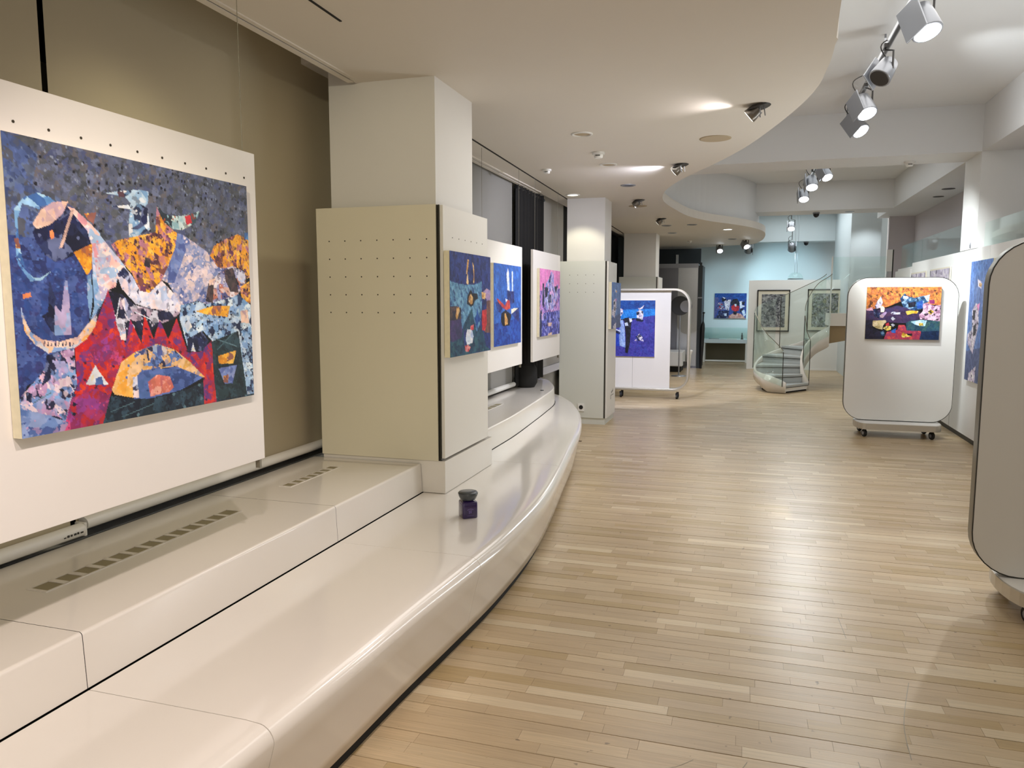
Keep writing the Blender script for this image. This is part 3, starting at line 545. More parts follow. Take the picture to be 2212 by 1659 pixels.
  ('pinkc', 28, [(762, 322), (825, 304), (918, 360), (1019, 334), (1009, 652), (944, 642), (866, 623), (736, 613), (719, 522), (768, 458)]),
  ('goldk', 20, [(834, 486), (863, 423), (917, 469), (874, 523)]),
  ('goldk', 20, [(534, 465), (586, 447), (710, 458), (692, 503), (627, 503), (563, 530)]),
  ('tealn', 24, [(550, 676), (620, 631), (828, 632), (1015, 643), (999, 835), (772, 843), (569, 824)]),
  ('paleaq', 22, [(614, 658), (736, 623), (828, 632), (807, 742), (728, 733), (662, 705)]),
  ('goldk', 20, [(720, 687), (778, 678), (787, 733), (729, 737)]),
  ('inkt', 20, [(759, 843), (998, 825), (1000, 1005), (741, 1005)]),
  ('crimson', 22, [(301, 851), (444, 814), (453, 722), (539, 722), (569, 824), (759, 834), (741, 1005), (260, 1005)]),
  ('goldk', 20, [(501, 926), (518, 852), (559, 889), (644, 880), (633, 935), (516, 963)]),
  ('blackc', 14, [(565, 880), (644, 889), (646, 926), (586, 917)]),
  ('beige', 20, [(100, 646), (278, 629), (287, 666), (243, 730), (239, 814), (152, 786), (97, 739)]),
  ('reds', 14, [(275, 703), (320, 675), (336, 740), (290, 749)]),
  ('goldk', 18, [(245, 786), (283, 740), (356, 749), (352, 814), (300, 833)]),
  ('silver', 10, [(343, 601), (368, 565), (402, 602), (375, 643)]),
  ('silver', 10, [(348, 712), (373, 694), (407, 722), (379, 759)]),
  ('royal', 16, [(353, 833), (423, 787), (420, 879), (367, 870)]),
  ('wisp', 40, [(339, 500), (358, 477), (469, 474), (465, 520), (353, 523)]),
  ('bluegr', 18, [(208, 860), (260, 823), (277, 925), (238, 944)]),
 ],
 'dance': [
  ('steel', 18, [(-645, -66), (1351, -14), (1643, 1007), (-338, 1106)]),
  ('steeld', 18, [(-421, 789), (1537, 640), (1643, 1007), (-338, 1106)]),
  ('cowp', 26, [(349, 153), (529, 175), (545, 232), (390, 212)]),
  ('goldc', 16, [(434, 188), (582, 190), (541, 218), (440, 212)]),
  ('cowp', 30, [(188, 408), (352, 348), (483, 368), (526, 524), (338, 767), (54, 693), (32, 612), (232, 568)]),
  ('blackc', 14, [(230, 408), (353, 407), (339, 487), (236, 488)]),
  ('blackc', 14, [(301, 537), (420, 506), (409, 615), (297, 617)]),
  ('cowp', 26, [(199, 935), (517, 862), (508, 1013), (192, 1007)]),
  ('pinkb', 16, [(383, 368), (527, 348), (496, 417)]),
 ],
}
class Canvas:
    def __init__(s, w, h, seed):
        s.w, s.h = w, h; s.rng = np.random.RandomState(seed)
        x = (np.arange(w)+.5)/w; y = (np.arange(h)+.5)/h
        s.u, s.v = np.meshgrid(x, y); s.asp = h/w; s.img = np.zeros((h, w, 3)); s.k = seed*17
        s.wx = s.noise(9)*.5+s.noise(40)*.15; s.wy = s.noise(9)*.5+s.noise(40)*.15
    def noise(s, scale):
        n = max(2, int(scale)); g = s.rng.rand(n+2, n+2)
        x = s.u*n; y = s.v*n; i = x.astype(int); j = y.astype(int); fx = x-i; fy = y-j
        fx = fx*fx*(3-2*fx); fy = fy*fy*(3-2*fy)
        return (g[j, i]*(1-fx)+g[j, i+1]*fx)*(1-fy)+(g[j+1, i]*(1-fx)+g[j+1, i+1]*fx)*fy-.5
    def vor(s, scale):
        s.k += 1; a = (s.k*37 % 180)*pi/180; st = .75+.5*((s.k*13) % 7)/7
        x = (s.u*cos(a)-s.v*s.asp*sin(a))*scale*st+s.wx; y = (s.u*sin(a)+s.v*s.asp*cos(a))*scale/st+s.wy
        i = np.floor(x); j = np.floor(y); best = np.full(x.shape, 9.0); bid = np.zeros(x.shape)
        for di in (-1, 0, 1):
            for dj in (-1, 0, 1):
                ci, cj = i+di, j+dj
                h1 = np.abs(np.sin(ci*127.1+cj*311.7+s.k*7.3)*43758.5453) % 1; h2 = np.abs(np.sin(ci*269.5+cj*183.3+s.k*3.1)*28001.8384) % 1
                d = np.abs(ci+h1-x)+np.abs(cj+h2-y)*.9
                m = d < best; best[m] = d[m]; bid[m] = ((h1*7+h2*13) % 1)[m]
        return bid, best
    def mask(s, pts):
        n = len(pts); m = np.zeros(s.u.shape, bool); u = s.u+s.wx*.008; v = s.v+s.wy*.008
        for k in range(n):
            x0, y0 = pts[k]; x1, y1 = pts[(k+1) % n]
            if y0 == y1: continue
            c = ((y0 > v) != (y1 > v)) & (u < (x1-x0)*(v-y0)/(y1-y0)+x0); m ^= c
        return m
    def fill(s, pts, cols, scale):
        m = s.mask(pts)
        if not m.any(): return
        cols = np.array(cols); b1, _ = s.vor(scale); b2, d2 = s.vor(scale*2.1); b3, d3 = s.vor(scale*3.6)
        n = len(cols); c = cols[np.minimum((b1*n).astype(int), n-1)]
        t = cols[np.minimum((b2*n).astype(int), n-1)]; w = ((b2*91) % 1 < .34)
        c = np.where(w[..., None], t*.6+c*.4, c)
        t = cols[np.minimum((b3*n).astype(int), n-1)]; w = ((b3*57) % 1 < .22) & (d3 < .42)
        c = np.where(w[..., None], t, c)
        c = c*(1+(s.noise(60)*.35+s.noise(14)*.25))[..., None]
        s.img[m] = c[m]
    def fleck(s, pts, col, scale, dens):
        m = s.mask(pts); b, d = s.vor(scale); m &= (b < dens) & (d < .38); s.img[m] = col
def make_art(key, w, h, seed, flecks=()):
    c = Canvas(w, h, seed)
    for pal, sc, pts in ART[key]:
        p = [(a/1000, b/1000) for a, b in pts]
        c.fill(p, [srgb(t) for t in PAL[pal]], sc)
        for fp, col, fs, fd in flecks:
            if fp == pal: c.fleck(p, srgb(col), fs, fd)
    return np.clip(c.img, 0.002, .95)
def art_mesh(name, img, TL, R, D, parent):
    h, w, _ = img.shape; TL, R, D = map(np.array, (TL, R, D)); org = np.array(ORG[parent.name])
    uu = np.linspace(0, 1, w); vv = np.linspace(0, 1, h)
    P = TL[None, None]+uu[None, :, None]*R+vv[:, None, None]*D-org
    me = bpy.data.meshes.new(name); me.vertices.add(w*h); me.vertices.foreach_set('co', P.reshape(-1).astype(np.float32))
    idx = np.arange(w*h).reshape(h, w); q = np.stack([idx[:-1, :-1], idx[1:, :-1], idx[1:, 1:], idx[:-1, 1:]], -1).reshape(-1)
    nf = (w-1)*(h-1); me.loops.add(nf*4); me.polygons.add(nf)
    me.loops.foreach_set('vertex_index', q.astype(np.int32)); me.polygons.foreach_set('loop_start', (np.arange(nf)*4).astype(np.int32))
    me.update(calc_edges=True)
    a = me.color_attributes.new('col', 'FLOAT_COLOR', 'POINT'); a.data.foreach_set('color', np.concatenate([img.reshape(-1, 3), np.ones((w*h, 1))], 1).reshape(-1).astype(np.float32))
    me.materials.append(M['paint']); o = bpy.data.objects.new(name, me); COL.objects.link(o); o.parent = parent; ORG[o.name] = Vector(org); return o
def painting(label, art, w, h, seed, TL, R, D, depth, group=None, flecks=(), edge='canvas_edge'):
    """canvas on a stretcher; TL = top left corner of the face, R / D its edges, depth backwards"""
    TL, R, D = map(Vector, (TL, R, D)); n = D.cross(R).normalized()      # points towards the viewer
    t = thing('painting', label, 'painting', tuple(TL+R/2+D), group)
    art_mesh('canvas', make_art(art, w, h, seed, flecks), TL+n*.0015, R, D, t)
    c = TL+R/2+D/2-n*depth/2
    MB().obox(c, R/2, D/2, n*depth/2).build('stretcher', M[edge], t)
    return t
# ================================================================== THE SETTING
def smooth_path(p, k=4):
    o = []
    for i in range(len(p)-1):
        p0, p1, p2, p3 = (Vector(p[max(i-1, 0)]), Vector(p[i]), Vector(p[i+1]), Vector(p[min(i+2, len(p)-1)]))
        for j in range(k):
            t = j/k; o.append(tuple(.5*((2*p1)+(-p0+p2)*t+(2*p0-5*p1+4*p2-p3)*t*t+(-p0+3*p1-3*p2+p3)*t**3)))
    o.append(tuple(p[-1])); return o
# ---- floor of parquet strips (crosswise), the nearest 300 as single planks
fl = struct('floor', MB().box(-2.9, 3.2, -3.0, 22.0, -.05, -.004), M['base'])
rng = random.Random(3); strips = []
PW = .0655; y = -.3; row = 0
while y < 21.5:
    board = row//3; x = -2.7-rng.random()*.5
    while x < 2.5:
        L = rng.choice((.2, .27, .34, .42, .5, .6))*(.9+.25*rng.random())
        if x+L > (-1.75 if y < 8.5 else -2.85) and x < 2.46: strips.append((x, min(x+L, 2.46), y, row))
        x += L
    row += 1; y += PW
def strip_col():
    t = rng.random(); k = .95+.10*rng.random()
    c = srgb('b9a280') if t < .5 else srgb('c1ab89') if t < .76 else srgb('b0986f') if t < .93 else srgb('cdba9a')
    return tuple(min(1, q*k) for q in c)
def strip_geo(s):
    x0, x1, y, r = s; g = .0035 if r % 3 == 0 else .0012
    if r % 3 == 0: y0 = y+.0022
    else: y0 = y+.0005
    y1 = y+PW-(.0018 if r % 3 == 2 else .0005)
    return x0+.0004, x1-.0004, y0, y1
def near_key(s):
    x0, x1, y, r = s
    lim = -1.2 if y < 5 else -1.25-(y-5)*.2
    inview = y > 2.05 and x1 > lim and x0 < .85+(y-2)*.42
    return (0 if inview else 1, y)
order = sorted(strips, key=near_key)
def plank_mesh(lst):
    vs, fs, cs = [], [], []
    for s in lst:
        x0, x1, y0, y1 = strip_geo(s); n = len(vs); z = rng.uniform(-.0003, .0003)
        vs += [(x0, y0, z), (x1, y0, z), (x1, y1, z), (x0, y1, z), (x0, y0, -.004), (x1, y0, -.004), (x1, y1, -.004), (x0, y1, -.004)]
        fs += [(n, n+1, n+2, n+3), (n, n+4, n+5, n+1), (n+1, n+5, n+6, n+2), (n+2, n+6, n+7, n+3), (n+3, n+7, n+4, n)]
        cs += [strip_col()]*8
    me = bpy.data.meshes.new('plank'); me.from_pydata(vs, [], fs); a = me.color_attributes.new('col', 'FLOAT_COLOR', 'POINT')
    a.data.foreach_set('color', [q for c in cs for q in (*c, 1)]); me.materials.append(M['floor']); return me
for s in order[:300]:
    o = bpy.data.objects.new('plank', plank_mesh([s])); COL.objects.link(o); o.parent = fl
o = bpy.data.objects.new('plank_field', plank_mesh(order[300:])); COL.objects.link(o); o.parent = fl; o['kind'] = 'stuff'

for pts in ([(.05, 2.62), (-.02, 2.42), (-.03, 2.30)], [(-.13, 2.58), (-.2, 2.51), (-.29, 2.48)], [(.49, 4.03), (.50, 3.78)], [(.40, 6.9), (.43, 6.45)], [(.42, 2.735), (.425, 2.68)], [(.13, 2.81), (.135, 2.77)], [(.70, 3.4), (.62, 3.05), (.6, 2.8)]):
    MB().sweep([[(x-.0012, y, .0007), (x+.0012, y, .0007)] for x, y in smooth_path(pts, 5)], False).build('scuff_mark', M['edge'], fl)
# ---- upper ceiling, beams, columns
struct('ceiling', MB().box(-2.9, 3.3, -3.0, 22.0, 3.75, 3.85), M['ceil'])
b1 = struct('beam', MB().box(-2.7, 3.05, 9.75, 10.42, 3.24, 3.75), M['ceil'])
b2 = struct('beam', MB().box(-2.7, 2.42, 15.1, 15.8, 3.24, 3.75), M['ceil'])
b3 = struct('beam', MB().box(-.9, 2.6, 20.35, 20.8, 3.07, 3.75), M['farwall'])
# longitudinal beam over the gallery edge
struct('beam', MB().box(2.42, 3.05, -3, 9.75, 3.24, 3.75).box(2.42, 3.05, 10.42, 16.9, 3.24, 3.75), M['ceil'])
# low wavy soffit
EDGE = [(.30, -3.0), (.30, 2.0), (.33, 3.3), (.355, 3.85), (.385, 4.35), (.387, 4.75), (.355, 5.25), (.226, 5.9), (-.023, 6.82), (-.268, 7.49), (-.536, 8.10), (-.80, 8.75), (-1.0, 9.45), (-1.085, 10.1),
        (-1.085, 10.6), (-1.04, 11.15), (-.92, 12.15), (-.66, 12.98), (-.33, 13.6), (-.02, 14.25), (.20, 15.0), (.285, 15.76), (.285, 16.9), (.21, 17.85), (.05, 18.6), (-.40, 18.9), (-1.18, 19.45), (-1.9, 20.6), (-2.4, 21.2)]
E2 = smooth_path(EDGE)
def strip_poly(mb, edge, xl, z0, z1):
    """slab between the left line xl(y) and the curved edge"""
    rows = [[(xl(y), y, z0), (x, y, z0), (x, y, z1), (xl(y), y, z1)] for x, y in edge]
    mb.sweep(rows, smooth=False, closed=True, caps=True)
def left_edge(y): return -2.29 if y < 4.26 else -2.45
Ed = []
for i, q in enumerate(E2):
    Ed.append(q)
    if q[1] < 4.26 <= E2[min(i+1, len(E2)-1)][1]:
        Ed.append((q[0]+.01, 4.2599)); Ed.append((q[0]+.01, 4.2601))
mb = MB(); strip_poly(mb, Ed, left_edge, 2.90, 3.02)
for i in range(len(mb.sm)): mb.sm[i] = False
sof = struct('ceiling_soffit', mb, M['soffit'])
mb = MB(); strip_poly(mb, [(x-.13, y) for x, y in Ed if y < 19], lambda y: -2.29, 3.02, 3.75); struct('soffit_bulkhead', mb, M['ceil'], sof)
# blind pocket: back of the recess and the curtain rail at the soffit's edge
mb = MB().box(-2.32, -2.28, -2, 4.2, 2.892, 2.902).box(-2.272, -2.245, -2, 4.17, 2.894, 2.902); struct('curtain_rail', mb, M['soffit'], sof)
mb = MB().box(-2.279, -2.273, -2, 4.15, 2.896, 2.9015); struct('rail_groove', mb, M['dark'], sof)
mb = MB().box(-2.49, -2.45, 5.0, 9.0, 2.885, 2.902).box(-2.44, -2.41, 5.0, 9.0, 2.89, 2.902); struct('curtain_rail', mb, M['soffit'], sof)
mb = MB().box(-2.449, -2.441, 5.0, 9.0, 2.893, 2.9015); struct('rail_groove', mb, M['dark'], sof)
struct('picture_rail_slot', MB().box(-1.864, -1.852, -2, 3.31, 2.8965, 2.901), M['dark'], sof)
struct('picture_rail_slot', MB().obox((-2.20, 7.3, 2.899), (.008, 0, 0), (-.055, 2.42, 0), (0, 0, .0025)), M['dark'], sof)
struct('picture_rail_slot', MB().obox((-2.30, 13.0, 2.899), (.01, 0, 0), (-.04, 1.9, 0), (0, 0, .0025)), M['dark'], sof)
struct('wall_pocket', MB().box(-2.9, -2.29, -3, 4.26, 3.2, 3.75).box(-2.9, -2.45, 4.26, 21.3, 3.05, 3.75), M['soffit'])

# ---- left wall: dark windows behind blinds
wl = struct('wall_left', MB().box(-2.95, -2.9, -3, 22, 0, 3.75).box(-2.9, -2.72, -3, 21.3, 0, .58), M['wall'])
w1 = struct('window_1', MB().box(-2.89, -2.885, -3, 9.25, .6, 3.2), M['night'])
struct('pane', MB().box(-2.78, -2.77, -3, 4.3, .6, 3.2), M['winglass'], w1)
struct('mullion', MB().box(-2.80, -2.76, 2.30, 2.34, .6, 3.2), M['black'], w1)
struct('transom', MB().box(-2.80, -2.755, -3, 4.3, 2.44, 2.56), M['brown'], w1)
w2 = struct('window_2', MB().box(-2.60, -2.585, 9.46, 10.9, .62, 3.05), M['winbright'])  # pale grey colour stands in for the lit space showing in the glass
struct('window_frame', MB().box(-2.585, -2.56, 9.46, 10.9, .62, .72).box(-2.585, -2.56, 9.46, 10.9, 1.0, 1.03), M['steel'], w2)
w3 = struct('window_3', MB().box(-2.62, -2.60, 10.95, 15.1, .1, 3.05), M['night'])
for k in range(9): struct('curtain_fold', MB().box(-2.58, -2.54, 12.2+.28*k, 12.32+.28*k, .3, 2.75), M['blind2'] if k % 2 else M['curtain'], w3)

# ---- columns on the left, with pegboard cladding
def column(name, y0, y1, xf, xl, ztop, core_z, zb):
    """core, near-side cladding A (faces the camera), long-side cladding B, metal corner strip"""
    c = struct(name, MB().box(xl+.08, xf-.06, y0+.05, y1-.18, core_z, 3.02), M['column'])
    A = MB().box(xl, xf-.04, y0, y0+.03, zb, ztop); A.build('cladding_panel', M['clad' if y0 < 6 else 'clad2'], c)
    MB().box(xf-.025, xf, y0+.012, y1-.05, zb+(.015 if zb > .2 else 0), ztop-.005).build('cladding_panel', M['cladw'], c)
    MB().box(xf-.04, xf-.0255, y0+.018, y0+.03, zb, ztop-.003).build('corner_strip', M['edge'], c)
    MB().box(xf-.028, xf-.02, y0+.004, y0+.012, zb, ztop-.003).box(xf-.0405, xf-.034, y0+.006, y0+.02, zb, ztop-.003).build('corner_strip', M['edged'], c)
    return c
c1 = column('column', 4.19, 5.05, -1.72, -2.555, 2.163, .43, .635)
MB().box(-2.555, -1.722, 4.205, 5.09, .433, .632).build('plinth', M['lacquer'], c1)
MB().box(-2.555, -1.735, 4.22, 5.08, .424, .434).build('shadow_gap', M['dark'], c1)
c2 = column('column', 9.65, 10.36, -1.70, -2.33, 2.106, .0, .085)
MB().box(-2.31, -1.725, 9.67, 10.33, .0, .085).build('plinth', M['clad2'], c2)
c3 = column('column', 14.95, 15.75, -1.66, -2.42, 2.065, .0, .0)
def pegs(pts, r, nrm, parent):
    mb = MB()
    for p in pts: mb.lathe([(r, 0), (r, .0012)], p, 8, False, nrm)
    mb.build('peg_holes', M['hole'], parent, kind='stuff')
pegs([(-2.468+.108*i, 4.1905, 1.963-.1085*j) for i in range(7) for j in range(5)], .0045, (0, -1, 0), c1)
pegs([(-1.7195, 4.35+.108*i, 1.98) for i in range(6)], .0035, (1, 0, 0), c1)
pegs([(-2.2+.105*i, 9.6495, 1.93-.11*j) for i in range(4) for j in range(3)], .0045, (0, -1, 0), c2)
MB().box(-1.6995, -1.6985, 9.95, 9.965, .30, .36).box(-1.6995, -1.6985, 10.0, 10.18, .345, .352).box(-1.6995, -1.6985, 10.0, 10.03, .375, .40).box(-1.6995, -1.6985, 10.05, 10.08, .385, .41).box(-1.6995, -1.6985, 10.1, 10.12, .39, .425).build('printed_mark', M['edged'], c2)
mb = MB().box(-2.075, -1.99, 9.635, 9.65, .17, .27); mb.cur = 1; mb.lathe([(.028, 0), (.026, .004)], (-2.032, 9.634, .222), 12, False, (0, -1, 0)); mb.build('socket', [M['white'], M['black']], c2)

# ---- right wall of the hall: standing wall panels below the raised gallery
wr = struct('wall_right', MB().box(2.46, 2.52, -3, 14.6, .06, 2.14), M['wall'])
for a, b in ((3.0, 9.2), (9.2, 10.44), (10.455, 13.2), (13.35, 14.6)):
    z1 = 2.182 if b < 14 else 2.1
    MB().box(2.42, 2.46, a+.003, b-.003, .07, z1).build('wall_panel', M['wall'], wr)
struct('baseboard_right', MB().box(2.45, 2.47, -3, 14.6, 0, .07), M['edged'])
struct('gallery_floor', MB().box(2.46, 3.3, -3, 17.0, 1.2, 1.37), M['wall'])
struct('wall_gallery', MB().box(3.05, 3.15, -3, 17.2, 1.37, 3.24).box(2.60, 3.15, 16.6, 16.7, 1.37, 3.75), M['greywall'])
struct('column', MB().box(2.42, 3.05, 9.75, 10.42, 2.19, 3.24), M['wall'])
MB().lathe([(.012, 0), (.03, .02), (.034, .05), (.026, .08), (0.002, .092)], (2.44, 9.98, 2.183), 14).build('finial', M['lampgrey'], wr)
# ---- far end
struct('wall_far', MB().box(-2.9, 3.3, 21.3, 21.4, 0, 3.75).box(2.0, 2.57, 17.3, 20.35, 0, 3.75), M['farwall'])
struct('wall_partition', MB().box(.02, 2.4, 18.8, 18.92, 0, 2.08).box(.018, .04, 18.78, 18.8, 0, 2.08).box(1.05, 1.056, 18.797, 18.8, .05, 2.08), M['wall'])
struct('baseboard_partition', MB().box(1.0, 2.38, 18.785, 18.8, 0, .03), M['white'])
struct('wall_service', MB().box(-2.6, -1.15, 19.75, 19.9, 2.3, 2.9).box(-2.6, -2.35, 15.9, 19.9, 0, 2.9), M['darkwall'])
struct('trim_1', MB().box(-1.75, -1.69, 19.6, 19.66, 2.48, 2.75), M['white'])
# ================================================================== BENCH
XE = [(-2, -1.62), (0, -1.36), (1.5, -1.235), (2.1, -1.195), (2.6, -1.172), (3.0, -1.145), (3.55, -1.115), (4.2, -1.12), (4.76, -1.165), (6.06, -1.334), (6.86, -1.445), (7.7, -1.62), (8.37, -1.82), (9.0, -2.09), (9.35, -2.33), (9.55, -2.60)]
XR = [(-2, -1.868), (4.0, -1.868), (5.1, -1.875), (5.6, -1.89), (6.2, -1.90), (6.94, -1.945), (7.7, -2.0), (8.4, -2.075), (9.0, -2.26), (9.35, -2.42), (9.55, -2.62)]
def seat_profile(y):
    xe, xr = interp(XE, y), interp(XR, y); s = min(1, max(.06, (xe-xr-.02)/.25)); p = [(xr+.002, .43)]
    r = .055*s
    p += [(xe-r*2.6, .43), (xe-r*1.7, .4295), (xe-r*1.1, .427)]
    p += [(xe-r+r*sin(a), .427-r+r*cos(a)) for a in [pi/2*k/7 for k in range(1, 8)]]
    for q in (.30, .24, .18, .12, .065): p.append((xe-.075*s*((.372-q)/.31)**.9, q))
    p += [(xe-.10*s, .055), (xr, .055)]
    return [(x, y, z) for x, z in p]
bench = thing('bench', 'long white lacquered curved bench with raised back ledge under the windows', 'bench', (-1.6, 3.0, 0))
cuts = [-2, 1.7085, 3.187, 5.2, 9.55]
for i in range(4):
    a, b = cuts[i]+.0015, cuts[i+1]-.0015; n = max(6, int((b-a)/.09)); ys = [a+(b-a)*k/n for k in range(n+1)]
    mb = MB().sweep([seat_profile(y) for y in ys], True, closed=False)
    pr = [seat_profile(a), seat_profile(b)]
    for q in pr: mb.add(q, [tuple(range(len(q)))])
    mb.build('seat_section', M['lacquer'], bench)
def toe(y):
    xe, xr = interp(XE, y), interp(XR, y); s = min(1, max(.05, (xe-xr-.02)/.25)); return [(xe-.106*s, y, 0), (xe-.106*s, y, .0548), (xr, y, .06)]
MB().sweep([toe(-2+11.55*k/90) for k in range(91)], True).build('toe_kick', M['dark'], bench)
def riser(y, back, e=0.004):
    xr = interp(XR, y); r = .013
    p = [(xr-.004, .43+e)] + [(xr-.012-r+r*cos(a), .61-r+r*sin(a)) for a in [pi/2*k/6 for k in range(7)]] + [(back, .61)]
    return [(x, y, z) for x, z in p]
for a, b, back in ((-2, 1.7085, -2.622), (1.7085, 3.187, -2.622), (3.187, 4.2, -2.622), (5.09, 9.5, -2.72)):
    n = max(3, int((b-a)/.15)); ys = [a+.0012+(b-a-.0024)*k/n for k in range(n+1)]
    MB().sweep([riser(y, back) for y in ys], True).build('ledge_section', M['lacquer'], bench)
MB().sweep([[(interp(XR, y)-.03, y, .40), (interp(XR, y)-.03, y, .60)] for y in [-2+.2*k for k in range(58)]], True).box(-2.66, -2.58, -2, 4.2, .5, .598).build('backing', M['dark'], bench)
def vent(y0, y1, xa, xb, n):
    v = MB()
    v.box(xa, xa+.008, y0, y1, .6095, .613).box(xb-.008, xb, y0, y1, .6095, .613).box(xa, xb, y0-.012, y0, .6095, .613).box(xa, xb, y1, y1+.012, .6095, .613)
    v = v.build('vent_grille', M['lacquer'], bench, label='slotted vent grille in the ledge')
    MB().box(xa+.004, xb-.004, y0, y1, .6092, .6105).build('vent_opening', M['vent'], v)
    for k in range(1, n):
        yy = y0+(y1-y0)*k/n; MB().box(xa+.006, xb-.006, yy-.011, yy+.011, .6095, .613).build('vent_bar', M['lacquer'], v)
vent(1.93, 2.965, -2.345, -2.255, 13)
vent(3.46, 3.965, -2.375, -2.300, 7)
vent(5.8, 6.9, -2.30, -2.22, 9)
MB().lathe([(.022, 0), (.02, .006), (.004, .008)], (-2.15, 8.1, .61), 12).build('cable_grommet', M['black'], bench)

# ================================================================== BLINDS, CURTAIN, HANGING DISPLAY PANELS
def blind(label, y0, y1, x, z0, z1, mat, bar, group='roller blinds over the windows'):
    t = thing('roller_blind', label, 'blind', (x, (y0+y1)/2, z0), group)
    n = 10; MB().sweep([[(x+.004*sin(k*2.1), y0+(y1-y0)*k/n, z0), (x+.004*sin(k*2.1), y0+(y1-y0)*k/n, z1)] for k in range(n+1)], True).build('fabric', M[mat], t)
    r = .028
    prof = [(x+.022+r*1.1*cos(a), z0+.006+r*sin(a)) for a in [2*pi*k/14 for k in range(14)]]
    b0, b1 = bar; mb = MB().sweep([[(px, y, pz) for px, pz in prof] for y in (b0, b1)], True, closed=True, caps=True); mb.build('bottom_bar', M['white'], t)
    return t
bl = blind('beige roller blind at the left edge, before the dark gap', -1.0, 2.388, -2.655, .645, 3.2, 'blind', (-1.0, 2.42))
mb = MB(); mb.box(-2.666, -2.612, 2.42, 2.434, .622, .68); mb.build('end_cap', M['white'], bl, .004)
mb = MB()
for k, (w, h) in enumerate(((.012, .004), (.012, .009), (.010, .008), (.014, .008), (.010, .009), (.016, .006))): mb.box(-2.6025, -2.6008, 2.31+.016*k, 2.31+.016*k+w*.8, .645, .645+h)
mb.build('printed_mark', M['edged'], bl)
blind('wide beige roller blind behind the large painting panel', 2.436, 4.95, -2.675, .66, 3.2, 'blind', (2.45, 4.95))
blind('grey roller blind beyond the near column, beside black curtain', 5.1, 8.19, -2.53, .655, 3.05, 'blind2', (5.1, 8.18))
cu = thing('curtain', 'gathered black curtain hanging beside the grey roller blind', 'curtain', (-2.50, 8.75, .61))
rows = []
for k in range(61):
    y = 8.25+1.2*k/60; pin = 0
    rows.append([(-2.505+.035*sin(k*.95)+.012*sin(k*2.7), y, z) for z in (.63, 1.2, 2.0, 2.62, 2.9)])
MB().sweep(rows, True).build('fabric', M['curtain'], cu)
MB().tube([(-2.50, 8.24, 2.86), (-2.50, 9.46, 2.86)], .02).build('curtain_rod', M['black'], cu)
MB().lathe([(.10, 0), (.13, .05), (.12, .22), (.10, .26)], (-2.42, 8.40, .612), 16).build('gathered_hem', M['curtain'], cu)
def hanging_panel(label, x, y0, y1, z0, z1, cables, holes):
    t = thing('display_panel', label, 'display panel', (x, (y0+y1)/2, z0), 'white panels hung on cables along the windows')
    MB().box(x-.028, x, y0, y1, z0, z1).build('board', M['board'], t, .002)
    for y in cables:
        MB().tube([(x-.012, y, z1), (x-.012, y, 2.9)], .0016, 6).build('cable', M['edge'], t)
    MB().box(x-.024, x-.004, y1-.03, y1-.018, z0-.035, z0).build('hook', M['edge'], t)
    if holes: pegs(holes, .0042, (1, 0, 0), t)
    return t
hanging_panel('large white hanging panel in the foreground carrying the biggest painting', -1.86, 1.41, 2.613, .963, 2.170, (1.47, 2.555), [(-1.8598, 1.58+.107*k, 2.069) for k in range(10)])
hanging_panel('white hanging panel with the blue plane painting, just beyond the near column', -2.2, 6.15, 7.48, .955, 2.14, (6.29, 7.40), None)
hanging_panel('white hanging panel with the pink painting, in front of the black curtain', -2.2, 7.90, 9.12, .94, 2.147, (8.0, 9.04), None)
FL = [('grey', '191920', 62, .12), ('grey', '828ca0', 84, .06), ('blueleft', '32406a', 60, .1), ('blue', '506eb0', 95, .08), ('amber', '3c1e32', 62, .12), ('red', '501432', 66, .08), ('pinkw', 'f0e0e0', 60, .1), ('body', '141428', 70, .08), ('skyb2', '191e37', 62, .12), ('lilac', 'e6d8e0', 70, .12), ('nightw', 'd8d0e0', 40, .1), ('tealdark', '5a7884', 50, .05), ('palew', '3c3c5a', 50, .06)]
painting('largest painting, blue beasts and red castle shapes, on the foreground panel', 'big', 380, 310, 5, (-1.828, 1.515, 2.031), (0, .995, 0), (0, 0, -.795), .03, flecks=FL)
painting('night-blue painting with a pale star figure, on the near column', 'cat', 150, 128, 8, (-1.675, 4.185, 1.893), (0, .742, 0), (0, 0, -.628), .035)
painting('bright blue painting with a small red plane, on the second hanging panel', 'plane', 130, 116, 9, (-2.168, 6.47, 1.938), (0, .86, 0), (0, 0, -.752), .03)
painting('pink and violet painting on the panel before the black curtain', 'pink', 110, 92, 10, (-2.168, 8.05, 1.953), (0, .93, 0), (0, 0, -.745), .03)
# painting on the second column, seen edge-on
painting('narrow sliver of a pale blue painting on the second column', 'dance', 70, 70, 11, (-1.665, 9.72, 1.84), (0, .72, 0), (0, 0, -.60), .035)

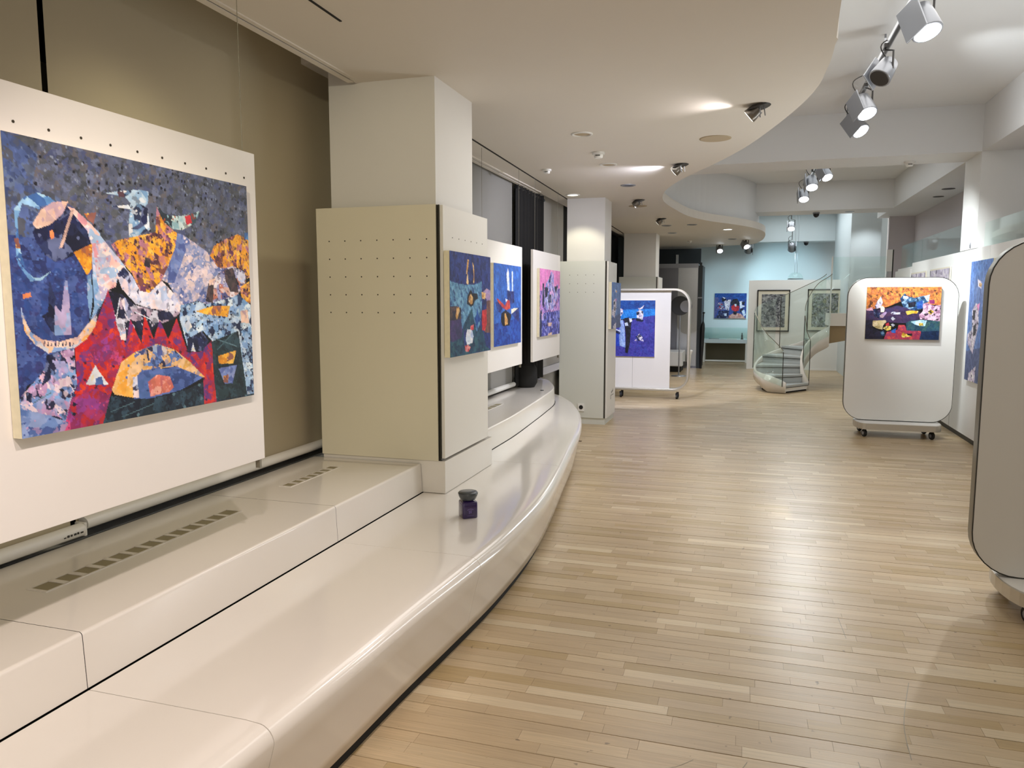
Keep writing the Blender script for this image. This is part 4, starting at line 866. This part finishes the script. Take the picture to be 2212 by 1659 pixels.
# ================================================================== JAR ON THE BENCH
jar = thing('jar', 'small purple square glass jar with a dark round stopper on the bench', 'jar', (-1.42, 3.79, .43))
th = radians(38); ax = Vector((cos(th), sin(th), 0)); ay = Vector((-sin(th), cos(th), 0)); c0 = Vector((-1.42, 3.79, .43))
out = rrect(-.043, .043, -.043, .043, .011, 3); mb = MB()
def ring(k, z): return [c0+ax*(x*k)+ay*(y_*k)+Vector((0, 0, z)) for x, y_ in out]
mb.sweep([ring(.93, .0), ring(1, .004), ring(1, .082), ring(.95, .089), ring(.55, .092), ring(.5, .095)], True, closed=True, caps=True); mb.build('body', M['vase'], jar)
MB().lathe([(.028, .092), (.036, .096), (.044, .102), (.052, .121), (.0545, .130), (.0545, .135), (.049, .141), (.012, .143)], c0, 20).build('stopper', M['stopper'], jar)
nf = -ay
mb = MB()
for k in range(-5, 5):
    a0, a1 = radians(90+k*9), radians(90+(k+1)*9)
    for r0, r1, zc in ((.024, .0275, .034),):
        mb.quad(*[c0+nf*.0435+ax*(r*cos(a)*.95)+Vector((0, 0, zc+r*sin(a)*.72)) for r, a in ((r0, a0), (r1, a0), (r1, a1), (r0, a1))])
for x0, x1, z0, z1 in ((-.010, .009, .040, .044), (-.008, -.004, .028, .038), (.0, .006, .030, .036), (-.018, .018, .016, .0175)):
    mb.quad(*[c0+nf*.0435+ax*x+Vector((0, 0, z)) for x, z in ((x0, z0), (x1, z0), (x1, z1), (x0, z1))])
mb.build('printed_emblem', M['lilac'], jar)
# ================================================================== MOBILE BOARDS
def caster(x, y, parent):
    mb = MB(); mb.cur = 0
    mb.lathe([(.042, -.014), (.046, -.008), (.046, .008), (.042, .014)], (x, y, .046), 18, True, (1, .35, 0))
    mb.box(x-.02, x+.02, y-.012, y+.012, .06, .10)
    mb.cur = 1; mb.lathe([(.024, -.018), (.024, .018)], (x, y, .046), 12, False, (1, .35, 0))
    return mb.build('caster', [M['rubber'], M['lampgrey']], parent)
def mobile_board(label, x0, x1, y, z0, z1, side, rz=0):
    t = thing('mobile_board', label, 'display board', ((x0+x1)/2, y, 0), 'white boards with rounded corners on castors')
    o = rrect(x0, x1, z0, z1, .22)
    MB().prism_y(rrect(x0+.004, x1-.004, z0+.004, z1-.004, .217), y, y+.012).build('face_panel', M['boardc'], t)
    MB().prism_y(o, y+.012, y+.078, True).build('edge_band', M['edge'], t)
    mb = MB(); n = len(o)
    for ya, yb in ((y-.001, y+.013),):
        for i in range(n):
            (xa, za), (xb, zb) = o[i], o[(i+1) % n]
            cx, cz = (x0+x1)/2, (z0+z1)/2
            def ins(px, pz): d = Vector((cx-px, cz-pz)); d = d/max(abs(d.x), abs(d.y))*.0 if 0 else d.normalized()*.006; return px+d.x, pz+d.y
            ia, ib = ins(xa, za), ins(xb, zb)
            mb.quad((xa, ya, za), (xb, ya, zb), (ib[0], ya, ib[1]), (ia[0], ya, ia[1])); mb.quad((xa, ya, za), (xb, ya, zb), (xb, yb, zb), (xa, yb, za))
    mb.build('edge_seal', M['edged'], t)
    xa, xb = x0+.13, x1-.11
    mb = MB(); pts = [(xa+.10, y-.26), (xb-.10, y-.26)] + [(xb-.10+.10*sin(a), y+.03-.29*cos(a)) for a in [pi*k/10 for k in range(1, 10)]] + [(xb-.10, y+.32), (xa+.10, y+.32)] + [(xa+.10-.10*sin(a), y+.03+.29*cos(a)) for a in [pi*k/10 for k in range(1, 10)]]
    mb.prism(pts, .100, .168, False); mb.build('base_tray', M['alu'], t)
    MB().prism([(x*.985+.015*(xa+xb)/2, yy*.9+.1*y) for x, yy in pts], .1682, .1705).build('tray_top', M['white'], t)
    for cx in (xa+.10, xb-.12):
        for cy in (y-.17, y+.24): caster(cx, cy, t)
    if rz: t.rotation_euler.z = rz
    return t
mobile_board('rounded white board on castors carrying the orange and purple painting', 1.142, 2.318, 9.90, .175, 1.874, 1)
mobile_board('nearest rounded white board on castors, bare, cut by the right edge', 1.160, 2.335, 4.40, .172, 1.905, 1)
painting('orange and purple painting with a boat shape, on the rounded white board', 'mp2', 210, 165, 12, (1.345, 9.868, 1.762), (.785, 0, 0), (0, 0, -.612), .03)
# metal loop frame with inset board
t = thing('loop_frame_stand', 'rounded metal loop frame on castors holding a white board and blue painting', 'display stand', (-1.8, 12.65, 0))
def loop(x0, x1, z0, z1, r, w, y0, y1):
    o = rrect(x0, x1, z0, z1, r, 8); i = rrect(x0+w, x1-w, z0+w, z1-w, r-w, 8); mb = MB(); n = len(o)
    rows = [[(o[k % n][0], y0, o[k % n][1]), (o[k % n][0], y1, o[k % n][1]), (i[k % n][0], y1, i[k % n][1]), (i[k % n][0], y0, i[k % n][1])] for k in range(n+1)]
    return mb.sweep(rows, False, closed=True)
lm = loop(-2.78, -.875, .13, 1.80, .26, .035, 12.56, 12.78); lm.build('loop_frame', M['alu'], t, .006)
MB().box(-2.45, -1.19, 12.645, 12.685, .165, 1.765).build('board', M['board'], t)
MB().box(-1.80, -1.797, 12.644, 12.646, .165, 1.0).build('seam', M['edge'], t)
for cx in (-2.6, -1.98, -1.06):
    caster(cx, 12.60, t); caster(cx, 12.74, t)
MB().tube([(-.94, 12.6, .55), (-.94, 12.6, .62)], .03).build('clamp', M['edged'], t)
painting('deep blue painting with two white cows, on the metal loop frame', 'cows', 120, 160, 13, (-2.10, 12.615, 1.608), (.66, 0, 0), (0, 0, -.925), .03)

# ================================================================== RIGHT WALL PICTURES AND GLASS
painting('tall blue-grey painting with a white figure, half hidden on the right wall', 'dance', 110, 150, 14, (2.385, 9.735, 2.035), (0, -.80, 0), (0, 0, -1.32), .03)
def print_pic(name, label, TL, R, D, seed, border, frame, group, cols, scale):
    TL, R, D = map(Vector, (TL, R, D)); n = D.cross(R).normalized(); w, h = R.length, D.length; r, d = R.normalized(), D.normalized()
    t = thing(name, label, 'picture', tuple(TL+R/2+D), group)
    c = TL+R/2+D/2
    MB().obox(c-n*.008, R/2, D/2, n*.006).build('backing', M['mat'], t)
    if frame:
        f = MB(); q = .012
        for s in (-1, 1):
            f.obox(c+r*s*(w/2-q), r*q, D/2, n*.014); f.obox(c+d*s*(h/2-q), R/2, d*q, n*.014)
        f.build('frame', M['frame'], t)
    ART['sketch'] = [('sketch', scale, [(0, 0), (1000, 0), (1000, 1000), (0, 1000)])] + [('sketch', scale*.6, ps) for ps in (((200, 60), (800, 120), (760, 420), (240, 330)), ((150, 560), (700, 520), (760, 760), (300, 900)))]
    PAL['sketch'] = cols
    a, b = border
    art_mesh('drawing', make_art('sketch', 80, int(80*h/w), seed), TL+r*a+d*b+n*.002, r*(w-2*a), d*(h-2*b), t)
    return t
GC = [(140, 143, 144), (120, 123, 124), (90, 93, 96), (162, 164, 164), (50, 52, 58), (110, 111, 120), (148, 152, 150), (70, 72, 78)]
print_pic('framed_print', 'black-framed grey drawing on the partition, seen through the left stair glass', (.215, 18.775, 1.855), (.72, 0, 0), (0, 0, -.965), 21, (.10, .10), True, 'black-framed drawings on the partition', GC, 16)
print_pic('framed_print', 'black-framed grey drawing on the partition, partly behind the stair stringer', (1.315, 18.775, 1.87), (.755, 0, 0), (0, 0, -.965), 22, (.10, .10), True, 'black-framed drawings on the partition', GC[:5]+[(140, 138, 112), (90, 100, 80), (148, 152, 150)], 18)
LC = [(210, 202, 210), (200, 192, 204), (180, 170, 190), (220, 214, 218), (110, 100, 120), (192, 182, 198), (170, 160, 180)]
print_pic('print', 'pale lilac print above the rounded board, nearer to the tall column', (2.402, 11.87, 2.03), (0, -1.10, 0), (0, 0, -.80), 23, (.02, .02), False, 'pale prints on the right wall', LC, 14)
print_pic('print', 'pale lilac print above the rounded board, farther from the tall column', (2.402, 13.15, 2.025), (0, -1.02, 0), (0, 0, -.80), 24, (.02, .02), False, 'pale prints on the right wall', LC, 15)
g = thing('glass_balustrade', 'clear glass balustrade above the right wall, beyond the tall column', 'balustrade', (2.49, 12.7, 2.18), 'glass balustrades of the gallery')
for a, b in ((10.46, 12.9), (12.92, 14.5)): MB().box(2.485, 2.497, a, b, 2.145, 2.53).build('glass_pane', M['glassg'], g)
g = thing('glass_balustrade', 'clear glass balustrade above the right wall, before the tall column', 'balustrade', (2.49, 7.0, 2.18), 'glass balustrades of the gallery')
for a, b in ((4.0, 6.8), (6.82, 9.7)): MB().box(2.485, 2.497, a, b, 2.145, 2.46).build('glass_pane', M['glassg'], g)

o = MB().box(2.33, 2.42, 14.95, 14.99, 2.12, 2.50).build('blank_panel', M['white'], None, origin=(2.375, 14.97, 2.12)); o['label'] = 'small blank white panel standing past the far end of the right wall'; o['category'] = 'panel'
MB().box(2.425, 2.44, 14.95, 14.99, 1.3, 2.50).build('panel_post', M['edged'], o)
# ================================================================== WINDING STAIR
st = thing('stair', 'white winding stair with glass balustrades before the partition', 'stair', (.8, 14.6, 0))
OUT = [(.684, 13.90), (.345, 14.06), (.185, 14.55), (.30, 15.28), (.66, 15.75), (1.10, 15.98), (1.46, 16.02)]
INN = [(1.090, 14.49), (.985, 14.52), (.946, 14.66), (.985, 14.85), (1.075, 15.03), (1.22, 15.16), (1.46, 15.22)]
Z = [.14+.147*k for k in range(8)]
for k in range(6):
    o0, i0, o1, i1 = OUT[k], INN[k], OUT[k+1], INN[k+1]; z = Z[k]
    MB().prism([o0, i0, i1, o1], z-.035, z).build('tread', M['tread'], st)
    z0 = Z[k-1] if k else .03
    mb = MB(); d = Vector((o1[0]-o0[0]+i1[0]-i0[0], o1[1]-o0[1]+i1[1]-i0[1], 0)).normalized()*.022
    a, b = Vector((*o0, 0))+d, Vector((*i0, 0))+d
    mb.sweep([[a+Vector((0, 0, z0)), a+d+Vector((0, 0, z0)), a+d+Vector((0, 0, z-.035)), a+Vector((0, 0, z-.035))], [b+Vector((0, 0, z0)), b+d+Vector((0, 0, z0)), b+d+Vector((0, 0, z-.035)), b+Vector((0, 0, z-.035))]], False, closed=True, caps=True)
    mb.build('riser', M['ptread'] if k else M['white'], st)
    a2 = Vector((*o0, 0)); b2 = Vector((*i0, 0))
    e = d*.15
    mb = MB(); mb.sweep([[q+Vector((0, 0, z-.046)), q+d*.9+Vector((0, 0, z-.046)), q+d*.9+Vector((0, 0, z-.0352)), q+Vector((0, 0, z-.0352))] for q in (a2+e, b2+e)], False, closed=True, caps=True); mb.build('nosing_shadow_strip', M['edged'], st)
SO = smooth_path(OUT, 5); SI = smooth_path(INN, 5)
def zat(i): return Z[0]+.147*i/5
def band(path, top, bot, w, sgn, start=0):
    rows = []
    for i, (x, y) in enumerate(path):
        j0, j1 = max(i-1, 0), min(i+1, len(path)-1); t = Vector((path[j1][0]-path[j0][0], path[j1][1]-path[j0][1])).normalized(); nn = Vector((-t.y, t.x))*sgn*w
        rows.append([(x, y, bot(i)), (x+nn.x, y+nn.y, bot(i)), (x+nn.x, y+nn.y, top(i)), (x, y, top(i))])
    return MB().sweep(rows[start:], True, closed=True, caps=True)
band(SO, lambda i: zat(i)+.05-.10*min(1, max(0, (i-4)/5)), lambda i: max(.012, zat(i)-.21-.1*max(0, 1-i/6)), .045, 1).build('stringer', M['lacquer'], st)
band(SI, lambda i: zat(i)+.02+.10*min(1, i/8), lambda i: max(.02, zat(i)-.26), .035, -1).build('stringer', M['lacquer'], st)
MB().box(1.46, 2.46, 15.22, 16.02, 1.14, 1.372).build('landing', M['lacquer'], st)
MB().add([(1.48, 15.25, 1.14), (1.42, 15.25, .80), (1.9, 15.25, .90), (2.46, 15.25, 1.0), (2.46, 15.25, 1.14), (1.48, 15.6, 1.14), (1.42, 15.6, .80), (1.9, 15.6, .90), (2.46, 15.6, 1.0), (2.46, 15.6, 1.14)], [(0, 1, 2, 3, 4), (5, 9, 8, 7, 6), (0, 5, 6, 1), (1, 6, 7, 2), (2, 7, 8, 3), (3, 8, 9, 4), (4, 9, 5, 0)]).build('soffit_panel', M['wood'], st)
MB().prism([(.70, 13.99), (.40, 14.15), (.30, 14.5), (.9, 14.62), (1.06, 14.52)], 0, .03).build('toe_base', M['dark'], st)
# curved glass along the outer edge, flat glass on the inner side and the landing
def gband(path, i0, i1, zb, zt, off, sgn):
    rows = []
    for i in range(i0, i1+1):
        x, y = path[i]; j0, j1 = max(i-1, 0), min(i+1, len(path)-1); t = Vector((path[j1][0]-path[j0][0], path[j1][1]-path[j0][1])).normalized(); nn = Vector((-t.y, t.x))*sgn
        rows.append([(x+nn.x*off, y+nn.y*off, zb(i)), (x+nn.x*off, y+nn.y*off, zt(i)), (x+nn.x*(off+.010), y+nn.y*(off+.010), zt(i)), (x+nn.x*(off+.010), y+nn.y*(off+.010), zb(i))])
    return MB().sweep(rows, True, closed=True, caps=True)
gband(SO, 1, 9, lambda i: zat(i)-.05, lambda i: zat(i)+.52+.055*i, .055, 1).build('glass_pane', M['glassg'], st)
gband(SO, 10, 19, lambda i: zat(i)-.05, lambda i: zat(i)+.95, .055, 1).build('glass_pane', M['glassg'], st)
gband(SO, 20, 30, lambda i: zat(i)-.05, lambda i: zat(i)+.95+.015*(i-20), .055, 1).build('glass_pane', M['glassg'], st)
gband(SI, 0, 9, lambda i: zat(i)-.05, lambda i: zat(i)+.75+.02*i, .045, -1).build('glass_pane', M['glassg'], st)
gband(SI, 10, 30, lambda i: zat(i)-.05, lambda i: zat(i)+.95+.004*i, .045, -1).build('glass_pane', M['glassg'], st)
ed = MB()
for path, i, sg, of, h in ((SO, 10, 1, .055, .95), (SO, 20, 1, .055, .95), (SO, 1, 1, .055, .55), (SI, 0, -1, .045, .75), (SI, 9, -1, .045, .93)):
    x, y = path[i]; j0, j1 = max(i-1, 0), min(i+1, len(path)-1); t = Vector((path[j1][0]-path[j0][0], path[j1][1]-path[j0][1])).normalized(); nn = Vector((-t.y, t.x))*sg*of
    MB().tube([(x+nn.x, y+nn.y, zat(i)-.05), (x+nn.x, y+nn.y, zat(i)+h)], .0065, 6).build('glass_edge', M['edged'], st)
def rail_edge(path, i0, i1, zt, off, sgn):
    pts = []
    for i in range(i0, i1+1):
        x, y = path[i]; j0, j1 = max(i-1, 0), min(i+1, len(path)-1); t = Vector((path[j1][0]-path[j0][0], path[j1][1]-path[j0][1])).normalized(); nn = Vector((-t.y, t.x))*sgn*off
        pts.append((x+nn.x, y+nn.y, zt(i)))
    MB().tube(pts, .006, 6).build('glass_top_edge', M['edge'], st)
rail_edge(SO, 1, 9, lambda i: zat(i)+.52+.055*i, .06, 1); rail_edge(SO, 20, 30, lambda i: zat(i)+.95+.015*(i-20), .06, 1)
rail_edge(SI, 0, 9, lambda i: zat(i)+.75+.02*i, .05, -1); rail_edge(SI, 10, 30, lambda i: zat(i)+.95+.004*i, .05, -1)
MB().box(1.47, 2.42, 15.235, 15.247, 1.20, 2.40).build('glass_pane', M['glassg'], st)
MB().box(1.455, 1.475, 15.20, 15.235, 1.14, 2.41).build('glass_post', M['white'], st)

# ================================================================== FAR END THINGS
mc = thing('metal_clad_cabin', 'grey metal-clad cabin at the far end, behind the loop frame', 'cabin', (-1.65, 19, 0))
MB().box(-2.3, -1.13, 18.62, 19.6, .0, 2.47).build('shell', M['metal'], mc)
MB().box(-2.3, -1.62, 18.612, 18.62, .05, 2.40).build('door_panel', M['metal'], mc, .003)
MB().box(-1.60, -1.14, 18.612, 18.62, .05, 2.40).build('door_panel', M['steel'], mc, .003)
MB().box(-2.3, -1.13, 18.60, 18.62, 2.38, 2.48).build('top_rail', M['lampgrey'], mc)
MB().box(-1.13, -1.035, 18.60, 19.6, .0, 2.43).build('corner_post', M['darkwall'], mc)
MB().box(-1.10, -1.05, 18.58, 18.62, 2.43, 2.50).build('sensor', M['black'], mc)
MB().box(-1.128, -1.03, 18.595, 18.60, 1.66, 1.69).build('joint_strip', M['lampgrey'], mc)
um = thing('umbrella', 'closed black umbrella leaning by the glass-topped showcase', 'umbrella', (-1.0, 18.55, 0))
MB().tube([(-1.02, 18.55, 0), (-1.01, 18.55, .5), (-1.0, 18.55, .95), (-.99, 18.55, 1.05), (-.985, 18.55, 1.12)], [.025, .05, .055, .04, .015], 10).build('canopy', M['black'], um)
MB().tube([(-.985, 18.55, 1.1), (-.98, 18.55, 1.32)], .012).lathe([(.01, 0), (.03, .01), (.03, .03), (.01, .04)], (-.98, 18.55, 1.30), 10).build('handle', M['black'], um)
sh = thing('showcase_table', 'glass-topped showcase table against the far wall', 'showcase', (-.5, 20.9, 0))
MB().box(-1.09, .03, 20.6, 21.15, .50, .60).build('tabletop', M['farwall'], sh, .004)
for a, b in ((20.6, 20.608), (21.142, 21.15)): MB().box(-1.09, .03, a, b, .60, .885).build('glass_pane', M['glassg'], sh)
for a, b in ((-1.09, -1.082), (.022, .03)): MB().box(a, b, 20.608, 21.142, .60, .885).build('glass_pane', M['glassg'], sh)
MB().box(-1.09, .03, 20.6, 21.15, .885, .895).build('glass_lid', M['glassg'], sh)
for x in (-1.085, -.02):
    for y in (20.61, 21.09): MB().box(x, x+.05, y, y+.05, 0, .50).build('leg', M['white'], sh)
MB().box(-1.03, -.02, 20.62, 20.65, .02, .06).build('foot_rail', M['white'], sh)
MB().box(-1.03, -.02, 21.06, 21.08, .02, .5).build('back_panel', M['brown'], sh)
for x, s, nm, lb in ((-.95, .10, 'booklet', 'flat grey booklet lying inside the glass showcase, at its dark-post end'), (-.50, .12, 'booklet', 'flat white booklet lying inside the middle of the glass showcase')):
    o = MB().box(x, x+.26, 20.72, 20.92, .601, .612).build(nm, M['lampgrey'] if x < -.6 else M['white'], None, origin=(x+.13, 20.82, .601)); o['label'] = lb; o['category'] = 'booklet'
o = MB().lathe([(.03, 0), (.034, .01), (.018, .05), (.026, .10), (.012, .135), (.016, .16), (.003, .175)], (-.11, 20.72, .60), 12).build('figurine', M['darkwall'], None, origin=(-.11, 20.72, .60)); o['label'] = 'small dark figurine standing inside the glass showcase'; o['category'] = 'figurine'
painting('blue painting with red and white figures above the showcase', 'fest', 110, 96, 15, (-.848, 21.262, 1.803), (.82, 0, 0), (0, 0, -.67), .03)
pd = thing('pendant_lamp', 'translucent dome pendant lamp hanging above the partition', 'pendant lamp', (1.09, 19.8, 2.10))
MB().lathe([(.172, 0), (.175, .02), (.165, .06), (.14, .10), (.10, .14), (.05, .155), (.02, .16)], (1.09, 19.8, 2.13), 24).build('dome_shade', M['glassg'], pd)
MB().tube([(1.09+.172*cos(a), 19.8+.172*sin(a), 2.13) for a in [2*pi*k/24 for k in range(25)]], .008, 6).build('rim', M['lampgrey'], pd)
MB().tube([(1.07, 19.8, 2.28), (1.05, 19.8, 3.75)], .004, 6).tube([(1.12, 19.8, 2.27), (1.13, 19.8, 3.75)], .004, 6).build('cable', M['lampgrey'], pd)
sg = thing('round_stand', 'black round disc on a thin pole seen through the loop frame', 'stand', (-1.36, 16.5, 0))
MB().lathe([(.20, -.03), (.205, 0), (.20, .03)], (-1.36, 16.5, 1.50), 28, True, (0, 1, 0)).build('disc', M['black'], sg)
MB().lathe([(.125, -.002), (.125, .004)], (-1.235, 16.465, 1.485), 24, False, (0, -1, 0)).build('inner_plate', M['metal'], sg)
MB().tube([(-1.36, 16.5, .02), (-1.36, 16.5, 1.32)], .014).build('pole', M['lampgrey'], sg)
MB().lathe([(.16, 0), (.16, .012), (.03, .03)], (-1.36, 16.5, 0), 20).build('base', M['lampgrey'], sg)
pf = thing('pouf', 'low white block seat on the floor behind the loop frame', 'seat', (-1.7, 17.8, 0))
MB().box(-2.05, -1.36, 17.4, 18.2, .13, .46).build('cushion_block', M['white'], pf, .02)
MB().box(-2.0, -1.40, 17.45, 18.15, 0, .13).build('plinth', M['dark'], pf)
wp = thing('white_post', 'short white post standing just behind the metal loop frame', 'post', (-1.1, 16.5, 0))
MB().tube([(-1.17, 16.55, .0), (-1.145, 16.55, .46), (-1.13, 16.55, .54)], [.03, .035, .05], 12).build('shaft', M['white'], wp)
MB().lathe([(.05, 0), (.055, .015), (.03, .03)], (-1.13, 16.55, .535), 12).build('cap', M['white'], wp)

# ================================================================== CEILING LAMPS AND FITTINGS
def downlight(label, x, y, z=2.9, r=.085, kind='off'):
    t = thing('ceiling_downlight', label, 'downlight', (x, y, z), 'round downlights recessed in the low ceiling')
    MB().lathe([(r, 0), (r, -.006), (r*.80, -.010), (r*.78, 0)], (x, y, z), 24).build('trim_ring', M['white'] if kind != 'dark' else M['lampgrey'], t)
    MB().lathe([(r*.78, -.001), (r*.70, -.003)], (x, y, z), 24, False).build('diffuser', M['glow'] if kind == 'on' else M['glowd'] if kind == 'warm' else M['beige'] if kind == 'off' else M['lampdark'], t)
    return t
downlight('pale round downlight, unlit, nearest one on the low ceiling', -1.281, 6.01)
downlight('pale round downlight, unlit, just past the smoke detector', -1.317, 7.40)
downlight('thin dark-rimmed downlight, unlit, before the hanging spot by second column', -1.332, 8.77, kind='dark')
downlight('thin dark-rimmed downlight, unlit, far along the low ceiling', -.951, 13.54, kind='dark')
downlight('small grey downlight, unlit, beside a swivel spot deep in the hall', -1.384, 13.57, kind='dark')
downlight('farthest small grey downlight, unlit, before the third column', -1.428, 15.07, kind='dark')
downlight('brightly lit round downlight near the curved ceiling edge', -.389, 14.6, r=.10, kind='on')
downlight('warm lit downlight right in front of the second column', -2.10, 9.35, r=.09, kind='warm')
downlight('small dark downlight near the bright far spots', -.35, 16.9, r=.09, kind='dark')
def swivel(label, x, y, tilt, on):
    t = thing('swivel_downlight', label, 'downlight', (x, y, 2.9), 'swivel spot lamps hanging from the low ceiling')
    ax = Vector((-.25, 0, 1)).normalized()
    MB().lathe([(.078, 0), (.082, .005), (.082, .010), (.074, .012)], (x+.015, y, 2.880), 24, True, ax).build('swivel_ring', M['lampdark'], t)
    d = Vector((-.75, .15, -.62)).normalized()
    MB().lathe([(.040, -.02), (.046, .02), (.05, .055), (.044, .058)], (x-.005, y, 2.868), 18, True, d).build('lamp_body', M['lampmid'], t)
    for k in range(5):
        a = 2*pi*k/5; MB().tube([(x+.005+.042*cos(a), y+.042*sin(a), 2.885), (x+.01+.045*cos(a), y+.045*sin(a), 2.83)], .004, 5).build('fin', M['lampgrey'], t)
    MB().lathe([(.042, .0585), (.040, .060)], (x-.005, y, 2.868), 18, False, d).build('lens', M['glowd'] if on else M['lampdark'], t)
    return t
swivel('swivel spot lamp nearest the near end of the low ceiling edge', .017, 5.5, 0, True)
swivel('swivel spot lamp with lilac glow, between speaker grille and beam', -.669, 7.6, 0, True)
swivel('swivel spot lamp in front of the second column top', -1.401, 10.07, 0, False)
swivel('swivel spot lamp deep in the hall, before the third column', -1.36, 12.42, 0, True)
def flush(name, label, cat, x, y, r, z, mat, h=.004):
    o = MB().lathe([(r, 0), (r, -h), (r*.9, -h-.002)], (x, y, z), 26).build(name, M[mat], None, origin=(x, y, z)); o['label'] = label; o['category'] = cat; return o
flush('ceiling_speaker', 'large beige round speaker grille flush in the low ceiling', 'speaker', -.29, 6.49, .125, 2.9, 'beige')
flush('ceiling_speaker', 'beige round speaker grille above the second column', 'speaker', -1.487, 10.70, .125, 2.9, 'beige')
def detector(label, x, y, z=2.9, k=1.0):
    t = thing('smoke_detector', label, 'smoke detector', (x, y, z), 'smoke detectors')
    MB().lathe([(.055*k, 0), (.055*k, -.018*k), (.045*k, -.022*k)], (x, y, z), 20).build('base', M['white'], t)
    MB().lathe([(.040*k, -.022*k), (.038*k, -.045*k), (.03*k, -.052*k)], (x, y, z), 20).build('sensor_head', M['white'], t)
    MB().box(x-.02*k, x+.02*k, y-.041*k, y-.036*k, z-.036*k, z-.030*k).build('slot', M['edged'], t)
detector('white smoke detector between two unlit downlights', -1.295, 6.78)
detector('small smoke detector close to the black picture rail slot', -1.95, 7.50, k=.8)
detector('small smoke detector far back over the metal cabin', -1.25, 17.2, k=.9)
detector('pale smoke detector under the first cross beam', 1.78, 10.2, 3.24, 1.1)
flush('ceiling_downlight', 'flush unlit downlight under the gallery beam, nearer one', 'downlight', 2.77, 12.8, .09, 3.24, 'lampdark')
flush('ceiling_downlight', 'flush unlit downlight under the gallery beam, farther one', 'downlight', 2.83, 13.7, .08, 3.24, 'lampdark')
flush('ceiling_downlight', 'flush unlit downlight under the second cross beam', 'downlight', 1.75, 15.5, .08, 3.24, 'lampgrey')
def dome_cam(label, x, y, z):
    t = thing('dome_camera', label, 'camera', (x, y, z), 'dark dome cameras under the beams')
    MB().lathe([(.06, 0), (.065, -.02), (.06, -.025)], (x, y, z), 16).build('mount', M['lampgrey'], t)
    MB().lathe([(.055, -.025), (.05, -.06), (.03, -.085), (.004, -.095)], (x, y, z), 16).build('dome', M['black'], t)
dome_cam('dark dome camera under the second cross beam', 1.17, 15.45, 3.24)
dome_cam('dark dome camera under the far beam above the lit wall', 1.35, 20.55, 3.07)
# --- track with spot lamps
def track(label, x, y0, y1, z):
    t = thing('lighting_track', label, 'track', (x, (y0+y1)/2, z), 'lamp tracks on the high ceiling')
    MB().box(x-.018, x+.018, y0, y1, z, z+.035).build('rail', M['lampgrey'], t)
    MB().box(x-.010, x+.010, y0, y1, z-.002, z+.001).build('rail_slot', M['lampdark'], t)
    n = max(2, int((y1-y0)/2)+1)
    for k in range(n):
        y = y0+.1+(y1-y0-.2)*k/(n-1); MB().tube([(x, y, z+.03), (x, y, 3.75)], .008, 6).build('hanger', M['lampgrey'], t)
track('long grey lighting track hanging under the near high ceiling', 1.0, 2.0, 9.6, 3.60)
track('lighting track in the second ceiling bay, mostly hidden by the beam', .93, 10.7, 14.9, 3.60)
def track_lamp(label, x, y, z, d, on, k=1.0, ztop=3.597):
    t = thing('track_lamp', label, 'spot lamp', (x, y, z), 'spot lamps on the ceiling tracks')
    d = Vector(d).normalized(); c = Vector((x, y, z)); side = d.cross(Vector((0, 0, 1))).normalized(); up = side.cross(d)
    MB().lathe([(.035*k, -.10*k), (.062*k, -.085*k), (.072*k, -.02*k), (.082*k, .075*k), (.078*k, .08*k)], c, 20, True, d).build('housing', M['lampgrey'], t)
    MB().lathe([(.070*k, .0805*k), (.066*k, .084*k)], c, 20, False, d).build('lens', M['glow'] if on else M['lampdark'], t)
    MB().obox(c+side*.085*k, side*.006, d*.10*k, up*.075*k).build('driver_plate', M['lampgrey'], t, .003)
    MB().tube([c-side*.07*k, c-side*.07*k+Vector((0, 0, .13*k)), Vector((x, y, z+.15*k)), Vector((x, y, ztop))], .008, 6, smooth=False).build('bracket', M['lampdark'], t)
    p0 = c-d*.09*k; pts = [p0+Vector((-.07*k*sin(pi*q/8), -.02*k, .17*k*q/8+.03*sin(pi*q/8))) for q in range(9)]
    MB().tube(pts, .005, 6).build('cable', M['lampdark'], t)
    MB().box(x-.016, x+.016, y-.05, y+.05, ztop-.03, ztop).build('adapter', M['lampdark'], t)
    return t
track_lamp('lit spot lamp at the near end of the long track, topmost in view', 1.03, 5.70, 3.40, (.25, -.35, -.9), True, 1.15)
track_lamp('unlit grey spot lamp on the long track, between lit ones', .97, 6.80, 3.40, (-.45, -.45, -.75), False, 1.05)
track_lamp('lit spot lamp, upper of the close pair at the long track end', .98, 7.95, 3.40, (.25, -.45, -.85), True, 1.15)
track_lamp('lit spot lamp, lower of the close pair at the long track end', 1.02, 8.78, 3.40, (.45, -.45, -.8), True, 1.1)
track_lamp('lit spot lamp of the second bay nearest to the first beam', 1.00, 11.88, 3.40, (.3, -.5, -.8), True, 1.0)
track_lamp('lit spot lamp of the second bay, middle of its three', .88, 12.73, 3.40, (.05, -.5, -.85), True, 1.15)
track_lamp('lit spot lamp of the second bay farthest from the first beam', .86, 14.18, 3.40, (.05, -.5, -.85), True, 1.1)
track_lamp('lit square-bracket spot lamp above the stair in the third bay', .82, 17.1, 3.15, (0, -.6, -.8), True, .95, 3.75)
track_lamp('dark spot lamp before the far wall, above the dome pendant', .97, 19.6, 2.88, (.05, .75, -.65), False, 1.15, 3.3)
track_lamp('dark spot lamp before the far wall, near the ceiling edge', -.02, 19.6, 2.86, (0, .75, -.65), False, 1.15, 3.3)
track_lamp('bright small spot lamp under the low ceiling tip', -.075, 17.3, 2.80, (.3, -.6, -.7), True, .85, 2.9)
track_lamp('lowest bright spot lamp hanging before the far wall', -.66, 18.6, 2.80, (.1, -.7, -.7), True, .85, 2.9)
